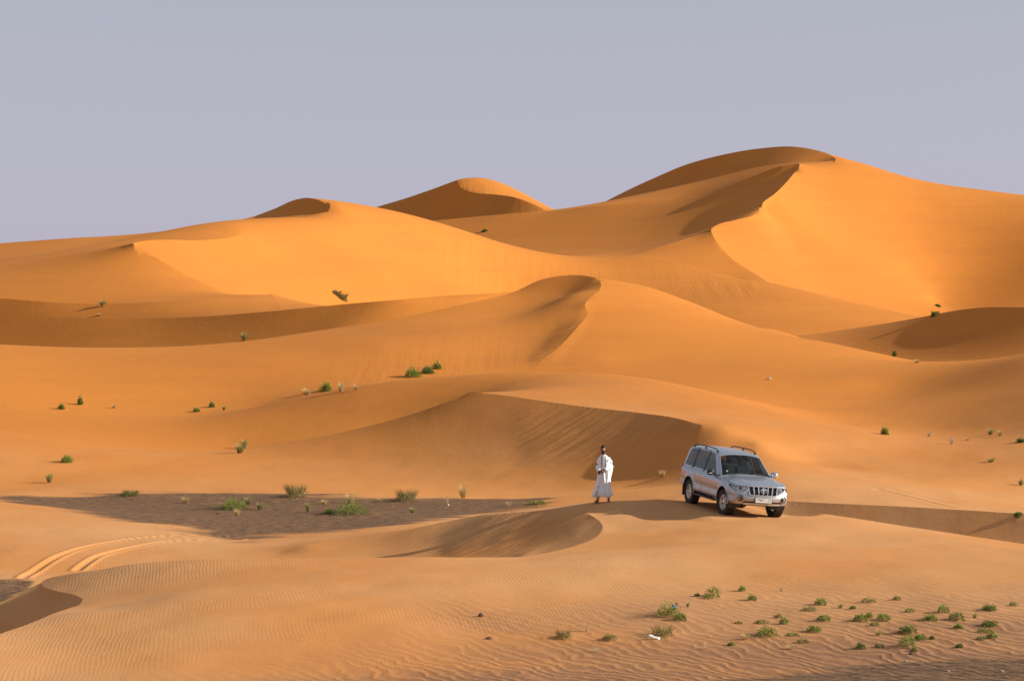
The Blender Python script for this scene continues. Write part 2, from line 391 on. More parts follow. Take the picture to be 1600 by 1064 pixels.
# ------------------------------------------------------------------ plants: (x, y of the foot in the photo, width, height in photo pixels, kind, what sets it apart)
# kinds: b green bush, d dark green bush, o olive bush, g grey-green grass, p pale straw grass, t dry twigs, s low sprawling green
PLANTS = [
 (205,774,32,9,'o','low yellow-green cushion plant at the far gravel edge, leftmost plant on the flat'),
 (290,786,20,12,'p','small straw-coloured tuft on the gravel, left of the bright green bush'),
 (362,795,52,24,'b','dense bright green bush on a sand mound in the left half of the gravel flat'),
 (388,788,18,14,'g','pale green tuft touching the right side of the left bright green bush'),
 (406,796,18,13,'g','light green tuft just right of the left bright green bush on the gravel'),
 (371,806,15,13,'p','pinkish dry tuft in front of the left bright green bush on the gravel'),
 (461,776,38,21,'o','tan and green rounded bush at the far gravel edge, below the rippled slope'),
 (507,788,16,9,'p','small pale tuft between the tan bush and the right bright green bush'),
 (548,802,60,26,'b','largest bright green bush of the gravel flat, right of the middle, with dry grass behind'),
 (548,786,22,18,'p','dry grass standing right behind the largest bright green bush'),
 (514,802,13,8,'b','little green plant close to the left of the largest bright green bush'),
 (481,800,11,18,'g','thin upright pale green plant left of the largest bright green bush'),
 (636,782,38,19,'o','olive rounded bush at the far gravel edge, right of the largest green bush'),
 (594,784,13,7,'p','tiny dry tuft between the largest green bush and the olive bush to its right'),
 (645,801,17,10,'g','pale green tuft low on the gravel below the olive rounded bush'),
 (724,778,22,23,'p','tall yellowish grass tuft at the right end of the gravel flat'),
 (698,789,11,16,'t','white dry twigs on the gravel beside the tall yellowish tuft'),
 (838,788,38,9,'s','low green sprawling plant on the crest left of the man'),
 (795,790,20,7,'t','dry twigs on a small sand heap at the right tip of the gravel'),
 (77,754,17,17,'g','pale grey-green tuft with a long shadow just above the gravel, near left edge'),
 (105,722,21,15,'b','green bush with a dark shadow on the left slope, above the pale grey tuft'),
 (375,708,24,18,'g','grey-green feathery grass on the slope above the gravel, front lobe of two'),
 (382,700,17,15,'g','grey-green feathery grass on the slope above the gravel, rear lobe of two'),
 (96,639,11,10,'b','small green shrub at the foot of the orange dune, leftmost of all there'),
 (126,632,9,16,'d','slim upright dark green shrub at the foot of the orange dune, near the left edge'),
 (178,638,9,7,'p','tiny straw tuft at the foot of the orange dune, right of the slim dark shrub'),
 (306,643,11,7,'b','small green shrub at the orange dune foot, front left of a group of three'),
 (331,636,9,10,'d','small dark shrub at the orange dune foot, rear one of a group of three'),
 (350,641,9,8,'g','small pale green tuft at the orange dune foot, rightmost of a group of three'),
 (508,611,22,19,'b','round green bush on the soft dune crest left of the middle, between straw grasses'),
 (480,617,24,12,'p','straw grass with dark shadow at the left end of the row on the soft crest'),
 (533,612,20,16,'p','pale grass clump directly right of the round green bush on the soft crest'),
 (556,610,13,10,'p','small pale grass clump at the right end of the row on the soft crest'),
 (645,589,28,22,'b','green bush on the orange slope below the middle dune, left one of two'),
 (668,583,22,14,'d','dark green bush on the orange slope below the middle dune, right one of two'),
 (682,576,16,14,'b','light green tip bush on the orange slope, uppermost and rightmost of the pair\'s cluster'),
 (382,532,17,14,'g','pale green tuft on the long crest in front of the dark band'),
 (160,478,17,10,'g','pale tuft on the low ridge at far left, below the dark dune face'),
 (156,494,11,5,'p','faint straw tuft on the low ridge at far left, just above the dark band'),
 (536,468,14,10,'o','olive bush at the foot of the bright left dune face, lower one of two'),
 (527,461,15,7,'o','olive bush at the foot of the bright left dune face, upper one of two'),
 (757,362,10,5,'d','lone dark shrub on the far shaded slope under the pointed dune'),
 (213,364,9,5,'g','tiny shrub on the far left skyline, left one of two'),
 (256,361,9,6,'g','tiny shrub on the far left skyline, right one of two'),
 (1461,493,14,7,'o','olive shrub at the foot of the big right dune, lower one of two'),
 (1466,479,8,4,'d','tiny dark shrub at the foot of the big right dune, upper one of two'),
 (1397,557,7,12,'d','narrow dark upright shrub on the slope at right, below the shaded right dune'),
 (1433,567,16,6,'p','dry stalks on the slope crest at right, beside the narrow dark shrub'),
 (1383,679,14,17,'b','round green shrub with a shadow on the right flat, left of the dry stalks'),
 (1452,682,14,8,'t','dry stalks on the right flat, left of three'),
 (1487,694,15,13,'t','taller dry stalks on the right flat, middle of three'),
 (1512,688,12,4,'p','thin flat straw on the right flat, right of the dry stalks'),
 (1548,679,18,11,'g','pale green bush near the right edge, left part of a pair'),
 (1563,681,16,10,'p','straw coloured bush near the right edge, right part of a pair'),
 (1594,691,14,9,'d','dark green bush cut by the right edge, on the upper flat'),
 (1549,722,18,8,'g','pale green low tuft on the right flat below the straw bushes'),
 (1595,758,16,11,'g','grey-green tuft at the right edge, halfway down the flat'),
 (1591,806,11,6,'d','small dark tuft at the right edge on the rim of the shaded step'),
 (1035,745,18,12,'p','straw fan of dry grass on the dune between the man and the car'),
 (1045,961,46,29,'b','large green bush in the foreground with a scrap of blue plastic caught in it'),
 (1063,968,18,12,'d','dark green plant at the lower right side of the large foreground bush'),
 (1075,948,11,9,'g','small green plant at the upper right side of the large foreground bush'),
 (1115,931,22,16,'b','bright green bush in the foreground, top left of the field of plants'),
 (1106,935,16,7,'s','low green plant at the left foot of the bright top left bush'),
 (1089,931,8,4,'s','tiny green sprig left of the bright top left bush of the field'),
 (1159,923,10,8,'b','small green sprig right of the top left bush, highest of its neighbours'),
 (1175,937,13,9,'b','small round green plant right of and below the highest sprig'),
 (1221,924,9,8,'t','faint dry sprig alone near the top of the plant field'),
 (1283,944,18,11,'b','green plant in the top row of the field, roughly below the car front'),
 (1265,954,22,7,'s','pale flat green plant just below left of the top row plant under the car front'),
 (1313,950,12,8,'g','pale sprig between two top row plants in the middle of the field'),
 (1332,951,8,5,'b','tiny dark green plant in the middle of the top rows of the field'),
 (1356,941,22,8,'s','flat green plant in the top row, fourth from the right edge'),
 (1401,937,13,6,'s','pale flat sprig at the very top of the right half of the plant field'),
 (1216,965,12,6,'s','small dark green plant, upper one of a touching pair in the left of the field'),
 (1225,974,12,10,'b','small green plant, lower one of a touching pair in the left of the field'),
 (1190,974,19,6,'s','flat green plant directly above the wide cushion in the left of the field'),
 (1197,992,36,17,'b','wide green cushion in the left of the plant field'),
 (1154,974,11,4,'s','tiny flat plant left of the wide green cushion'),
 (1165,999,28,12,'p','dry straw litter below left of the wide green cushion'),
 (1143,1008,11,5,'s','tiny green plant below the dry straw litter'),
 (1288,969,20,9,'b','oval dark green plant in the middle of the field, upper one of two in line'),
 (1272,986,20,9,'b','oval green plant in the middle of the field, lower one of two in line'),
 (1254,1004,16,7,'s','flat green plant in the middle of the lowest rows'),
 (1238,993,20,5,'s','thin pale green row of sprigs right of the wide cushion'),
 (1235,1014,26,8,'p','pale dry sprigs at the bottom of the field below the wide cushion'),
 (1345,969,22,10,'b','green plant with a smaller shoot touching it, right of the field middle'),
 (1358,965,12,9,'b','small shoot touching the green plant right of the field middle'),
 (1381,968,20,10,'b','oval bright green plant next right of the plant with the shoot'),
 (1366,977,13,6,'s','pale little plant below the oval bright green plant'),
 (1373,992,18,9,'g','pale sparse plant left of the two stacked big bushes'),
 (1344,1013,14,10,'d','small dark green plant low in the right half of the field'),
 (1374,1011,14,6,'s','small flat plant low in the right half, beside the dark one'),
 (1420,988,32,16,'d','big dark green bush in the right half, upper of two stacked'),
 (1418,1009,26,18,'b','big green bush in the right half, lower of two stacked'),
 (1438,998,15,8,'b','small green plant at the right side of the two stacked big bushes'),
 (1421,956,14,7,'s','small pale plant above the stacked big bushes'),
 (1474,956,18,12,'b','bright leafy plant in the upper right of the field'),
 (1452,968,26,12,'b','spreading green plant left below the bright leafy plant in the upper right'),
 (1496,968,24,13,'d','dense dark plant right below the bright leafy plant in the upper right'),
 (1523,965,14,9,'g','pale plant right of the dense dark plant'),
 (1547,953,26,12,'d','dense green plant in the top row near the right edge'),
 (1583,946,13,6,'s','small plant at the right end of the top row'),
 (1547,977,30,12,'d','wide dense green plant near the right edge in the middle rows'),
 (1497,981,14,6,'b','small round plant left of the wide dense plant near the right edge'),
 (1540,988,24,8,'s','pale sprawling plant below the wide dense plant near the right edge'),
 (1550,996,16,9,'b','green plant at the lower end of the group near the right edge'),
 (1533,999,14,5,'s','thin sprigs at the lower left end of the group near the right edge'),
 (1499,1011,10,5,'d','tiny dark green plant low on the right, above the grey gravel'),
 (1428,1017,9,5,'s','tiny sprig under the two stacked big bushes'),
 (1456,998,7,4,'b','tiny round plant right of the two stacked big bushes'),
 (880,996,30,14,'o','yellow-green dry plant in the foreground, leftmost of all plants there'),
 (916,986,18,18,'t','dry pale stalks in the foreground behind the leftmost yellow-green plant'),
 (953,999,19,8,'o','small yellow-green plant in the foreground, left of the white scrap'),
 (1036,992,40,17,'o','low olive bush in the foreground just behind the white scrap'),
 (932,1018,30,8,'t','dry litter on a sand hump below the foreground yellow-green plant'),
 (1103,1014,26,7,'t','dry litter on a sand hump right of the white scrap'),
]

import time as _time
_t0 = _time.time()
Z, CREASE, OU, OV = solve_terrain()
print('terrain solve', round(_time.time() - _t0, 1), 's')
GX = np.linspace(XL, XR, NC)
GL = np.linspace(L0, L1, NR)
_du, _dl = GX[1] - GX[0], GL[1] - GL[0]
UX = np.tile(GX, (NR, 1)) + OU * _du          # brink vertices sit exactly on their line
UL = np.tile(GL[:, None], (1, NC)) + OV * _dl

def height(x, r):
    """terrain height at photo column x and distance r"""
    i = np.clip((np.asarray(x, float) - XL) / _du, 0, NC - 1.001)
    j = np.clip((np.log(np.asarray(r, float)) - L0) / _dl, 0, NR - 1.001)
    a, b = np.floor(i).astype(int), np.floor(j).astype(int)
    fa, fb = i - a, j - b
    return (Z[b, a]*(1-fa) + Z[b, a+1]*fa)*(1-fb) + (Z[b+1, a]*(1-fa) + Z[b+1, a+1]*fa)*fb

def ground(X, Y):
    return float(height(X0 + FPX * X / Y, Y))

def ground_at(x, y, rmin=34.0, rmax=500.0):
    """first point of the land seen through photo pixel (x, y)"""
    rr = np.exp(np.linspace(math.log(rmin), math.log(rmax), 4000))
    d = height(np.full_like(rr, x), rr) - (YH - y) / FPX * rr
    k = int(np.argmax(d >= 0))
    r = rr[k]
    if k > 0:
        t = d[k-1] / (d[k-1] - d[k] + 1e-12)
        r = rr[k-1] + (rr[k] - rr[k-1]) * t
    return Vector(((x - X0) / FPX * r, r, float(height(x, r))))

def poly_mask(px, py, poly):
    P = np.array(poly, float)
    inside = np.zeros(px.shape, bool)
    for (xa, ya), (xb, yb) in zip(P, np.roll(P, -1, axis=0)):
        if ya == yb: continue
        hit = ((ya > py) != (yb > py)) & (px < (xb - xa) * (py - ya) / (yb - ya) + xa)
        inside ^= hit
    return inside

def blur(m, nu, nv):
    for n, ax in ((nu, 1), (nv, 0)):
        for _ in range(2):
            c = np.cumsum(np.pad(m, [(n + 1, n) if a == ax else (0, 0) for a in (0, 1)], mode='edge'), axis=ax)
            m = ((c[:, 2*n+1:] - c[:, :-2*n-1]) if ax == 1 else (c[2*n+1:] - c[:-2*n-1])) / (2*n+1)
    return m

RR = np.exp(UL)
PY = YH - Z / RR * FPX                       # where each vertex shows in the photo, to read off the ground cover
def region(poly, ra, rb, nu=3, nv=3):
    m = (poly_mask(UX, PY, poly) & (RR > ra) & (RR < rb)).astype(float)
    return blur(m, nu, nv)

gravel = region([(-160,772),(-160,779),(0,779.5),(150,773.5),(400,771.5),(600,776.5),(800,779),(870,779),(893,784),(830,791),(780,799),(720,808),(640,817),(560,827),(430,839.5),(372,844),(300,827),(200,810),(100,796),(0,783)], 83, 107, 12, 8)
gravel = np.maximum(gravel, region([(-160,905),(66,905),(50,918),(30,927),(0,941),(-160,990)], 66.5, 77, 3, 2))
gravel = np.maximum(gravel, 1.0 * region([(1000,1090),(1120,1066),(1250,1049),(1350,1041),(1450,1034),(1600,1027),(1760,1020),(1760,1300),(1000,1300)], 30, 50, 14, 5))
coarse = region([(-160,1110),(400,1085),(820,1010),(1100,985),(1300,975),(1600,955),(1760,950),(1760,1300),(-160,1300)], 30, 60, 30, 20)
coarse = np.maximum(coarse, 0.5 * region([(640,940),(760,945),(900,985),(1020,985),(1000,1010),(820,1005),(680,960)], 40, 60, 16, 8))
coarse = np.maximum(coarse, 0.42 * region([(820,965),(1000,940),(1180,920),(1400,925),(1600,925),(1760,925),(1760,1010),(800,1010)], 40, 62, 30, 12))
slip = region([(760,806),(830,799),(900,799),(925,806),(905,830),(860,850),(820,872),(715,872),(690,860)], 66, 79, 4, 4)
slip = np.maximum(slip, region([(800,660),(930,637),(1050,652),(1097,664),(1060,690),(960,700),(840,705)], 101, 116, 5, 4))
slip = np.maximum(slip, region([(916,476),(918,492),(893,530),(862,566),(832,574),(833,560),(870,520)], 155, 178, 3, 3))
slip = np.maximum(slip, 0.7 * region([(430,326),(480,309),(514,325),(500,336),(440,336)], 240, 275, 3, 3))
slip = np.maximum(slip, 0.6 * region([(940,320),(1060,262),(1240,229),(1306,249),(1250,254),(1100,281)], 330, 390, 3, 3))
slump = region([(640,372),(760,380),(850,398),(1000,404),(1110,425),(1200,444),(1215,462),(1120,458),(1000,436),(700,440)], 228, 280, 10, 6)
slump = np.maximum(slump, region([(715,285),(800,309),(850,330),(860,350),(600,350),(640,330)], 400, 445, 4, 4))
slump = np.maximum(slump, 0.35 * region([(520,560),(620,545),(830,520),(840,575),(640,600),(540,610)], 146, 170, 20, 8))

# wheel ruts and their thrown-up berms
def rut(line, amp, width, rmin, rmax):
    s = spline(line, 1.0)
    pts = np.array([tuple(ground_at(a, b, rmin, rmax))[:2] for a, b in s[:, :2]])
    k = np.ones(9) / 9
    pts = np.stack([np.convolve(np.pad(pts[:, q], 4, mode='edge'), k, 'valid') for q in (0, 1)], 1)
    lo, hi = pts.min(0) - 1.5, pts.max(0) + 1.5
    VX = (UX - X0) / FPX * RR
    sel = np.nonzero((VX > lo[0]) & (VX < hi[0]) & (RR > lo[1]) & (RR < hi[1]))
    q = np.stack([VX[sel], RR[sel]], 1)
    best = np.full(len(q), 9.0)
    for a, b in zip(pts[:-1], pts[1:]):
        ab = b - a
        t = np.clip(((q - a) @ ab) / (ab @ ab + 1e-9), 0, 1)
        best = np.minimum(best, np.hypot(*(q - a - t[:, None] * ab).T))
    w = best / width
    prof = -1.0 * np.exp(-(w / 0.55) ** 4) + 0.95 * np.exp(-((w - 1.15) / 0.42) ** 2)
    Z[sel] += amp * prof
rut([(345,837),(300,836.5),(260,837),(220,840),(180,845),(140,853),(110,862),(80,875),(55,889),(36,902)], 0.036, 0.19, 70, 95)
rut([(375,842.5),(330,843),(290,844),(250,847),(210,853),(175,861),(150,870),(135,879),(120,890)], 0.036, 0.19, 70, 95)
rut([(1520,792),(1500,789),(1440,776),(1390,764)], 0.013, 0.25, 84, 110)
rut([(1490,793),(1470,789),(1420,777),(1370,765)], 0.013, 0.25, 84, 110)

# where the car stands: the sand is pressed to the plane of its four wheels
_A, _fw, _lf = at(1133, 803.5, 72.2), Vector((0.292, -0.956, -0.040)), Vector((0.956, 0.292, -0.072))
CAR_F = _fw.normalized()
CAR_U = CAR_F.cross(_lf.normalized()).normalized()
CAR_L = CAR_U.cross(CAR_F).normalized()
CAR_O = _A - 1.395 * CAR_F + 0.79 * CAR_L
def press_car():
    X = (UX - X0) / FPX * RR
    dx, dy = X - CAR_O.x, RR - CAR_O.y
    a = dx * CAR_F.x + dy * CAR_F.y
    b = dx * CAR_L.x + dy * CAR_L.y
    d = np.hypot(np.maximum(np.abs(a) - 1.75, 0), np.maximum(np.abs(b) - 0.95, 0))
    w = np.clip(1 - d / 1.3, 0, 1); w = w * w * (3 - 2 * w)
    plane = CAR_O.z - (CAR_U.x * dx + CAR_U.y * dy) / CAR_U.z
    tread = np.exp(-((np.abs(b) - 0.79) / 0.16) ** 4) * (a < 1.5) * (a > -2.6)
    Z[:] = Z * (1 - w) + plane * w + 0.0 * tread
press_car()

# soft natural unevenness
_rng = np.random.default_rng(3)
def value_noise(X, Y, cell, seed):
    g = np.random.default_rng(seed).random((64, 64))
    u, v = X / cell, Y / cell
    a, b = np.floor(u).astype(int), np.floor(v).astype(int)
    fu, fv = u - a, v - b
    fu, fv = fu*fu*(3-2*fu), fv*fv*(3-2*fv)
    G = lambda i, j: g[j % 64, i % 64]
    return (G(a, b)*(1-fu) + G(a+1, b)*fu)*(1-fv) + (G(a, b+1)*(1-fu) + G(a+1, b+1)*fu)*fv - 0.5
VX = (UX - X0) / FPX * RR
flat = (1 - np.clip((RR - 95) / 60, 0, 1)) * (1 - blur(CREASE.astype(float), 4, 4).clip(0, .2) * 5)
Z += flat * (0.10 * value_noise(VX, RR * 0.7, 3.1, 1) + 0.035 * value_noise(VX, RR * 0.7, 1.1, 2))
Z += (1 - flat) * 0.25 * value_noise(VX, RR, 17.0, 4)  * (1 - blur(CREASE.astype(float), 8, 8).clip(0, .1) * 10)

# little sand mounds caught by the plants
for (x_, y_, w_, h_, k_, l_) in PLANTS:
    if k_ not in 'bdo' or y_ < 600: continue
    g_ = ground_at(x_, y_)
    s_ = 0.75 * w_ * g_.y / FPX
    d2 = ((VX - g_.x + 0.15 * s_) / (1.25 * s_)) ** 2 + ((RR - g_.y) / s_) ** 2
    Z += 0.16 * s_ * np.exp(-d2 * 1.2)
press_car()

# grid with margins: further columns left and right, rows towards the camera's own dune
EXT = np.cumsum(4.0 * 1.22 ** np.arange(30))
xs = np.concatenate([XL - EXT[::-1], GX, XR + EXT])
near_r = np.array([1.0, 2, 3, 4.5, 6, 8, 10, 12.5, 15, 17.5, 20, 22.5, 25, 27, 29, 30.5, 32])
near_z = np.interp(near_r, [0, 3, 8, 15, 24, 33], [-1.72, -1.8, -2.6, -4.1, -5.6, -6.6])
NE, NN = len(EXT), len(near_r)
W_, H_ = NC + 2 * NE, NR + NN
FX = np.tile(xs, (H_, 1)); FR = np.zeros((H_, W_)); FZ = np.zeros((H_, W_))
FX[NN:, NE:NE+NC] = UX
FR[NN:, NE:NE+NC] = RR
FR[NN:, :NE] = RR[:, :1]; FR[NN:, NE+NC:] = RR[:, -1:]
FR[:NN] = near_r[:, None]
FZ[NN:, NE:NE+NC] = Z
for side, cols, ecol in ((0, slice(0, NE), 0), (1, slice(NE+NC, W_), -1)):
    off = (EXT[::-1] if side == 0 else EXT)[None, :] / 3500.0
    r = FR[NN:, cols]
    Xw = (FX[NN:, cols] - X0) / FPX * r
    amp = np.minimum(off, 1.0) * np.clip(r / 100, .3, 1.6)
    FZ[NN:, cols] = Z[:, ecol][:, None] + amp * (4.0 * value_noise(Xw, r, 38.0, 9) + 1.2 * value_noise(Xw, r, 13.0, 11) - 0.6)
t = ((33.0 - near_r) / 33.0)[:, None]
FZ[:NN] = near_z[:, None] + (FZ[NN][None, :] + 6.6) * (1 - t) ** 2
def pad(a):
    o = np.zeros((H_, W_)); o[NN:, NE:NE+NC] = a
    o[NN:, :NE] = a[:, :1]; o[NN:, NE+NC:] = a[:, -1:]
    o[:NN] = o[NN][None, :]
    return o
co = np.stack([(FX - X0) / FPX * FR, FR, FZ], -1).reshape(-1, 3)
vid = np.arange(H_ * W_).reshape(H_, W_)
a_, b_, c_, d_ = vid[:-1, :-1], vid[:-1, 1:], vid[1:, 1:], vid[1:, :-1]
cr = np.zeros((H_, W_), bool); cr[NN:, NE:NE+NC] = CREASE
ac = cr[:-1, :-1] & cr[1:, 1:]; bd = cr[:-1, 1:] & cr[1:, :-1]
use_bd = (bd & ~ac)[..., None, None]
t1 = np.stack([np.stack([a_, b_, c_], -1), np.stack([a_, c_, d_], -1)], -2)
t2 = np.stack([np.stack([a_, b_, d_], -1), np.stack([b_, c_, d_], -1)], -2)
tri = np.where(use_bd, t2, t1).reshape(-1, 3)
me = bpy.data.meshes.new('sand_dunes')
me.vertices.add(len(co)); me.vertices.foreach_set('co', co.astype(np.float32).ravel())
me.loops.add(len(tri) * 3); me.loops.foreach_set('vertex_index', tri.astype(np.int32).ravel())
me.polygons.add(len(tri))
me.polygons.foreach_set('loop_start', np.arange(0, len(tri) * 3, 3, dtype=np.int32))
me.polygons.foreach_set('use_smooth', np.ones(len(tri), bool))
me.update(calc_edges=True)
ev = np.empty(len(me.edges) * 2, np.int32); me.edges.foreach_get('vertices', ev)
crf = cr.ravel(); ev = ev.reshape(-1, 2)
me.attributes.new('sharp_edge', 'BOOLEAN', 'EDGE').data.foreach_set('value', crf[ev[:, 0]] & crf[ev[:, 1]])
for nm, arr in (('gravel', gravel), ('coarse', coarse), ('slip', slip), ('slump', slump)):
    at_ = me.attributes.new(nm, 'FLOAT', 'POINT')
    at_.data.foreach_set('value', pad(arr).astype(np.float32).ravel())

def sand_material():
    t = NT('desert_sand')
    geo = t.n('ShaderNodeNewGeometry')
    pos = geo.outputs['Position']
    sep = t.n('ShaderNodeSeparateXYZ', i_0=pos)
    px, py = sep.outputs[0], sep.outputs[1]
    attr = lambda n: t.n('ShaderNodeAttribute', attribute_name=n).outputs['Fac']
    gr, co_, sl, su = attr('gravel'), attr('coarse'), attr('slip'), attr('slump')
    def noise(vec, scale, detail=3.0, rough=0.5):
        return t.n('ShaderNodeTexNoise', i_Vector=vec, i_Scale=scale, i_Detail=detail, i_Roughness=rough).outputs[0]
    def xyz(a, b, c=0.0):
        n = t.n('ShaderNodeCombineXYZ')
        for i, v in enumerate((a, b, c)):
            if isinstance(v, bpy.types.NodeSocket): t.t.links.new(v, n.inputs[i])
            else: n.inputs[i].default_value = v
        return n.outputs[0]
    # colour: broad drifts, fine grain
    big = noise(pos, 0.035, 3.0)
    mid = noise(pos, 0.5, 4.0)
    fine = noise(pos, 9.0, 5.0, 0.7)
    c1 = t.mix(t.ramp(big, 0.35, 0.65), (0.580, 0.200, 0.035, 1), (0.635, 0.222, 0.039, 1))
    c1 = t.mix(t.math('MULTIPLY', t.math('SUBTRACT', 1.0, t.ramp(py, 78.0, 138.0)), t.math('MULTIPLY_ADD', t.ramp(noise(pos, 0.12, 3.0), 0.3, 0.7), 0.6, 0.4)), c1, (0.640, 0.318, 0.135, 1))   # paler, coarser sand on the low ground
    c1 = t.mix(t.ramp(mid, 0.3, 0.7), t.mix(0.06, c1, (0.30, 0.12, 0.04, 1)), c1)
    c1 = t.mix(t.math('MULTIPLY', t.ramp(fine, 0.30, 0.75), 0.22), c1, t.mix(1.0, c1, (0.72, 0.68, 0.66, 1), 'MULTIPLY'))
    # wind streaks and bands of darker mineral grains
    band = noise(xyz(t.math('MULTIPLY', px, 0.05), t.math('MULTIPLY', py, 0.05), t.math('MULTIPLY', sep.outputs[2], 0.9)), 1.0, 5.0, 0.62)
    c1 = t.mix(t.math('MULTIPLY', t.ramp(band, 0.42, 0.72), 0.22), c1, (0.40, 0.145, 0.035, 1))
    # dark coarse grains and gravel
    streak = noise(xyz(t.math('MULTIPLY', px, 0.22), t.math('MULTIPLY', py, 1.0)), 1.6, 5.0, 0.62)
    broad = noise(xyz(t.math('MULTIPLY', px, 0.10), t.math('MULTIPLY', py, 0.42)), 1.0, 6.0, 0.66)
    gcol = t.mix(t.ramp(noise(xyz(t.math('MULTIPLY', px, 0.6), py), 4.0, 7.0, 0.8), 0.34, 0.68), (0.058, 0.034, 0.022, 1), (0.28, 0.152, 0.082, 1))
    gsum = t.math('ADD', gr, t.math('ADD', t.math('MULTIPLY', t.math('SUBTRACT', streak, 0.5), 0.9), t.math('MULTIPLY', t.math('SUBTRACT', broad, 0.52), 2.6)))
    gmask = t.math('MULTIPLY', t.ramp(gsum, 0.20, 0.62), 0.95)
    gmask = t.math('MULTIPLY', gmask, t.ramp(gr, 0.08, 0.4))
    cmask = t.math('MULTIPLY', co_, t.math('MULTIPLY_ADD', t.ramp(broad, 0.36, 0.62), 0.55, 0.33))
    base = t.mix(cmask, c1, (0.270, 0.138, 0.078, 1))
    # wind ripples: crests run almost along the view, wavelength about 12 cm
    warp = noise(xyz(t.math('MULTIPLY', px, 0.9), t.math('MULTIPLY', py, 0.28)), 0.8, 3.0, 0.5)
    warp2 = noise(pos, 2.6, 2.0)
    ph = t.math('ADD', t.math('ADD', t.math('MULTIPLY', px, 68.0), t.math('MULTIPLY', py, 8.0)),
                t.math('ADD', t.math('MULTIPLY', warp, 24.0), t.math('MULTIPLY', warp2, 4.0)))
    rip = t.math('MULTIPLY_ADD', t.math('SINE', ph), 0.5, 0.5)
    rip = t.math('POWER', rip, 1.4)
    warp3 = noise(xyz(t.math('MULTIPLY', px, 0.7), t.math('MULTIPLY', py, 0.5)), 1.1, 3.0, 0.55)
    ph2 = t.math('ADD', t.math('ADD', t.math('MULTIPLY', px, 16.0), t.math('MULTIPLY', py, 9.5)), t.math('MULTIPLY', warp3, 26.0))
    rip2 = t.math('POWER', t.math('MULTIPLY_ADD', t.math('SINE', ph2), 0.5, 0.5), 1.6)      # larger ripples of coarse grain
    near = t.math('SUBTRACT', 1.0, t.ramp(py, 70.0, 130.0))
    rmask = t.math('MULTIPLY', near, t.math('MULTIPLY_ADD', t.ramp(noise(pos, 0.16, 3.0), 0.42, 0.68), 0.90, 0.10))
    rmask = t.math('MULTIPLY', rmask, t.math('SUBTRACT', 1.0, sl))
    rmask = t.math('MULTIPLY', rmask, t.math('SUBTRACT', 1.0, t.math('MULTIPLY', gmask, 0.85)))
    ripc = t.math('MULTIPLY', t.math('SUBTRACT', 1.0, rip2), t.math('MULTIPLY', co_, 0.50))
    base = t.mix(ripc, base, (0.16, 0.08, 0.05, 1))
    base = t.mix(gmask, base, gcol)
    # avalanche tongues on the slip faces (fall line left and to the viewer), slumps on the long ridge
    s1 = t.math('ADD', t.math('MULTIPLY', px, 0.47), t.math('MULTIPLY', py, -0.88))
    s2 = t.math('ADD', t.math('MULTIPLY', px, 0.88), t.math('MULTIPLY', py, 0.47))
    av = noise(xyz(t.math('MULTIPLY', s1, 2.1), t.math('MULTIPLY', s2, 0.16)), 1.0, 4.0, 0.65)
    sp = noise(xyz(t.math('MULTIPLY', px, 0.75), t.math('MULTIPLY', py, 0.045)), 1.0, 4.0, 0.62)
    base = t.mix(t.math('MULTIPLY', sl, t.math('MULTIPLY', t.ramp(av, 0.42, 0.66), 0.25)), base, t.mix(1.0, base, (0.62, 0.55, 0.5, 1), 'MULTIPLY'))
    h = t.math('MULTIPLY', t.math('MULTIPLY', rip, rmask), 0.0026)
    h = t.math('ADD', h, t.math('MULTIPLY', t.math('MULTIPLY', rip2, co_), 0.016))
    h = t.math('ADD', h, t.math('MULTIPLY', t.math('MULTIPLY', av, sl), 0.20))
    h = t.math('ADD', h, t.math('MULTIPLY', t.math('MULTIPLY', sp, su), 0.20))
    h = t.math('ADD', h, t.math('MULTIPLY', t.math('MULTIPLY', fine, gmask), 0.03))
    h = t.math('ADD', h, t.math('MULTIPLY', fine, 0.0040))
    h = t.math('ADD', h, t.math('MULTIPLY', noise(pos, 1.3, 4.0, 0.6), 0.020))
    bump = t.n('ShaderNodeBump', i_Strength=1.0, i_Distance=1.0, i_Height=h)
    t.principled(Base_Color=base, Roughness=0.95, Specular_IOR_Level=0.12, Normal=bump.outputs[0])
    return t.m
SAND = sand_material()
dunes = tag(link('sand_dunes', me, None, [SAND]), kind='structure')

# the desert goes on behind the camera and beyond the dunes
def desert_floor():
    bm = bmesh.new()
    rings = [0.0, 60, 200, 600, 2000, 7000]
    n = 64
    prev = None
    for rad in rings:
        cur = [bm.verts.new((math.cos(2*math.pi*k/n) * rad, 180 + math.sin(2*math.pi*k/n) * rad, -13.0)) for k in range(n if rad else 1)]
        if prev is not None:
            for k in range(n):
                if len(prev) == 1: bm.faces.new((prev[0], cur[k], cur[(k+1) % n]))
                else: bm.faces.new((prev[k], cur[k], cur[(k+1) % n], prev[(k+1) % n]))
        prev = cur
    m = bpy.data.meshes.new('desert_ground'); bm.to_mesh(m); bm.free()
    return tag(link('desert_ground', m, None, [SAND]), kind='structure')
desert_floor()

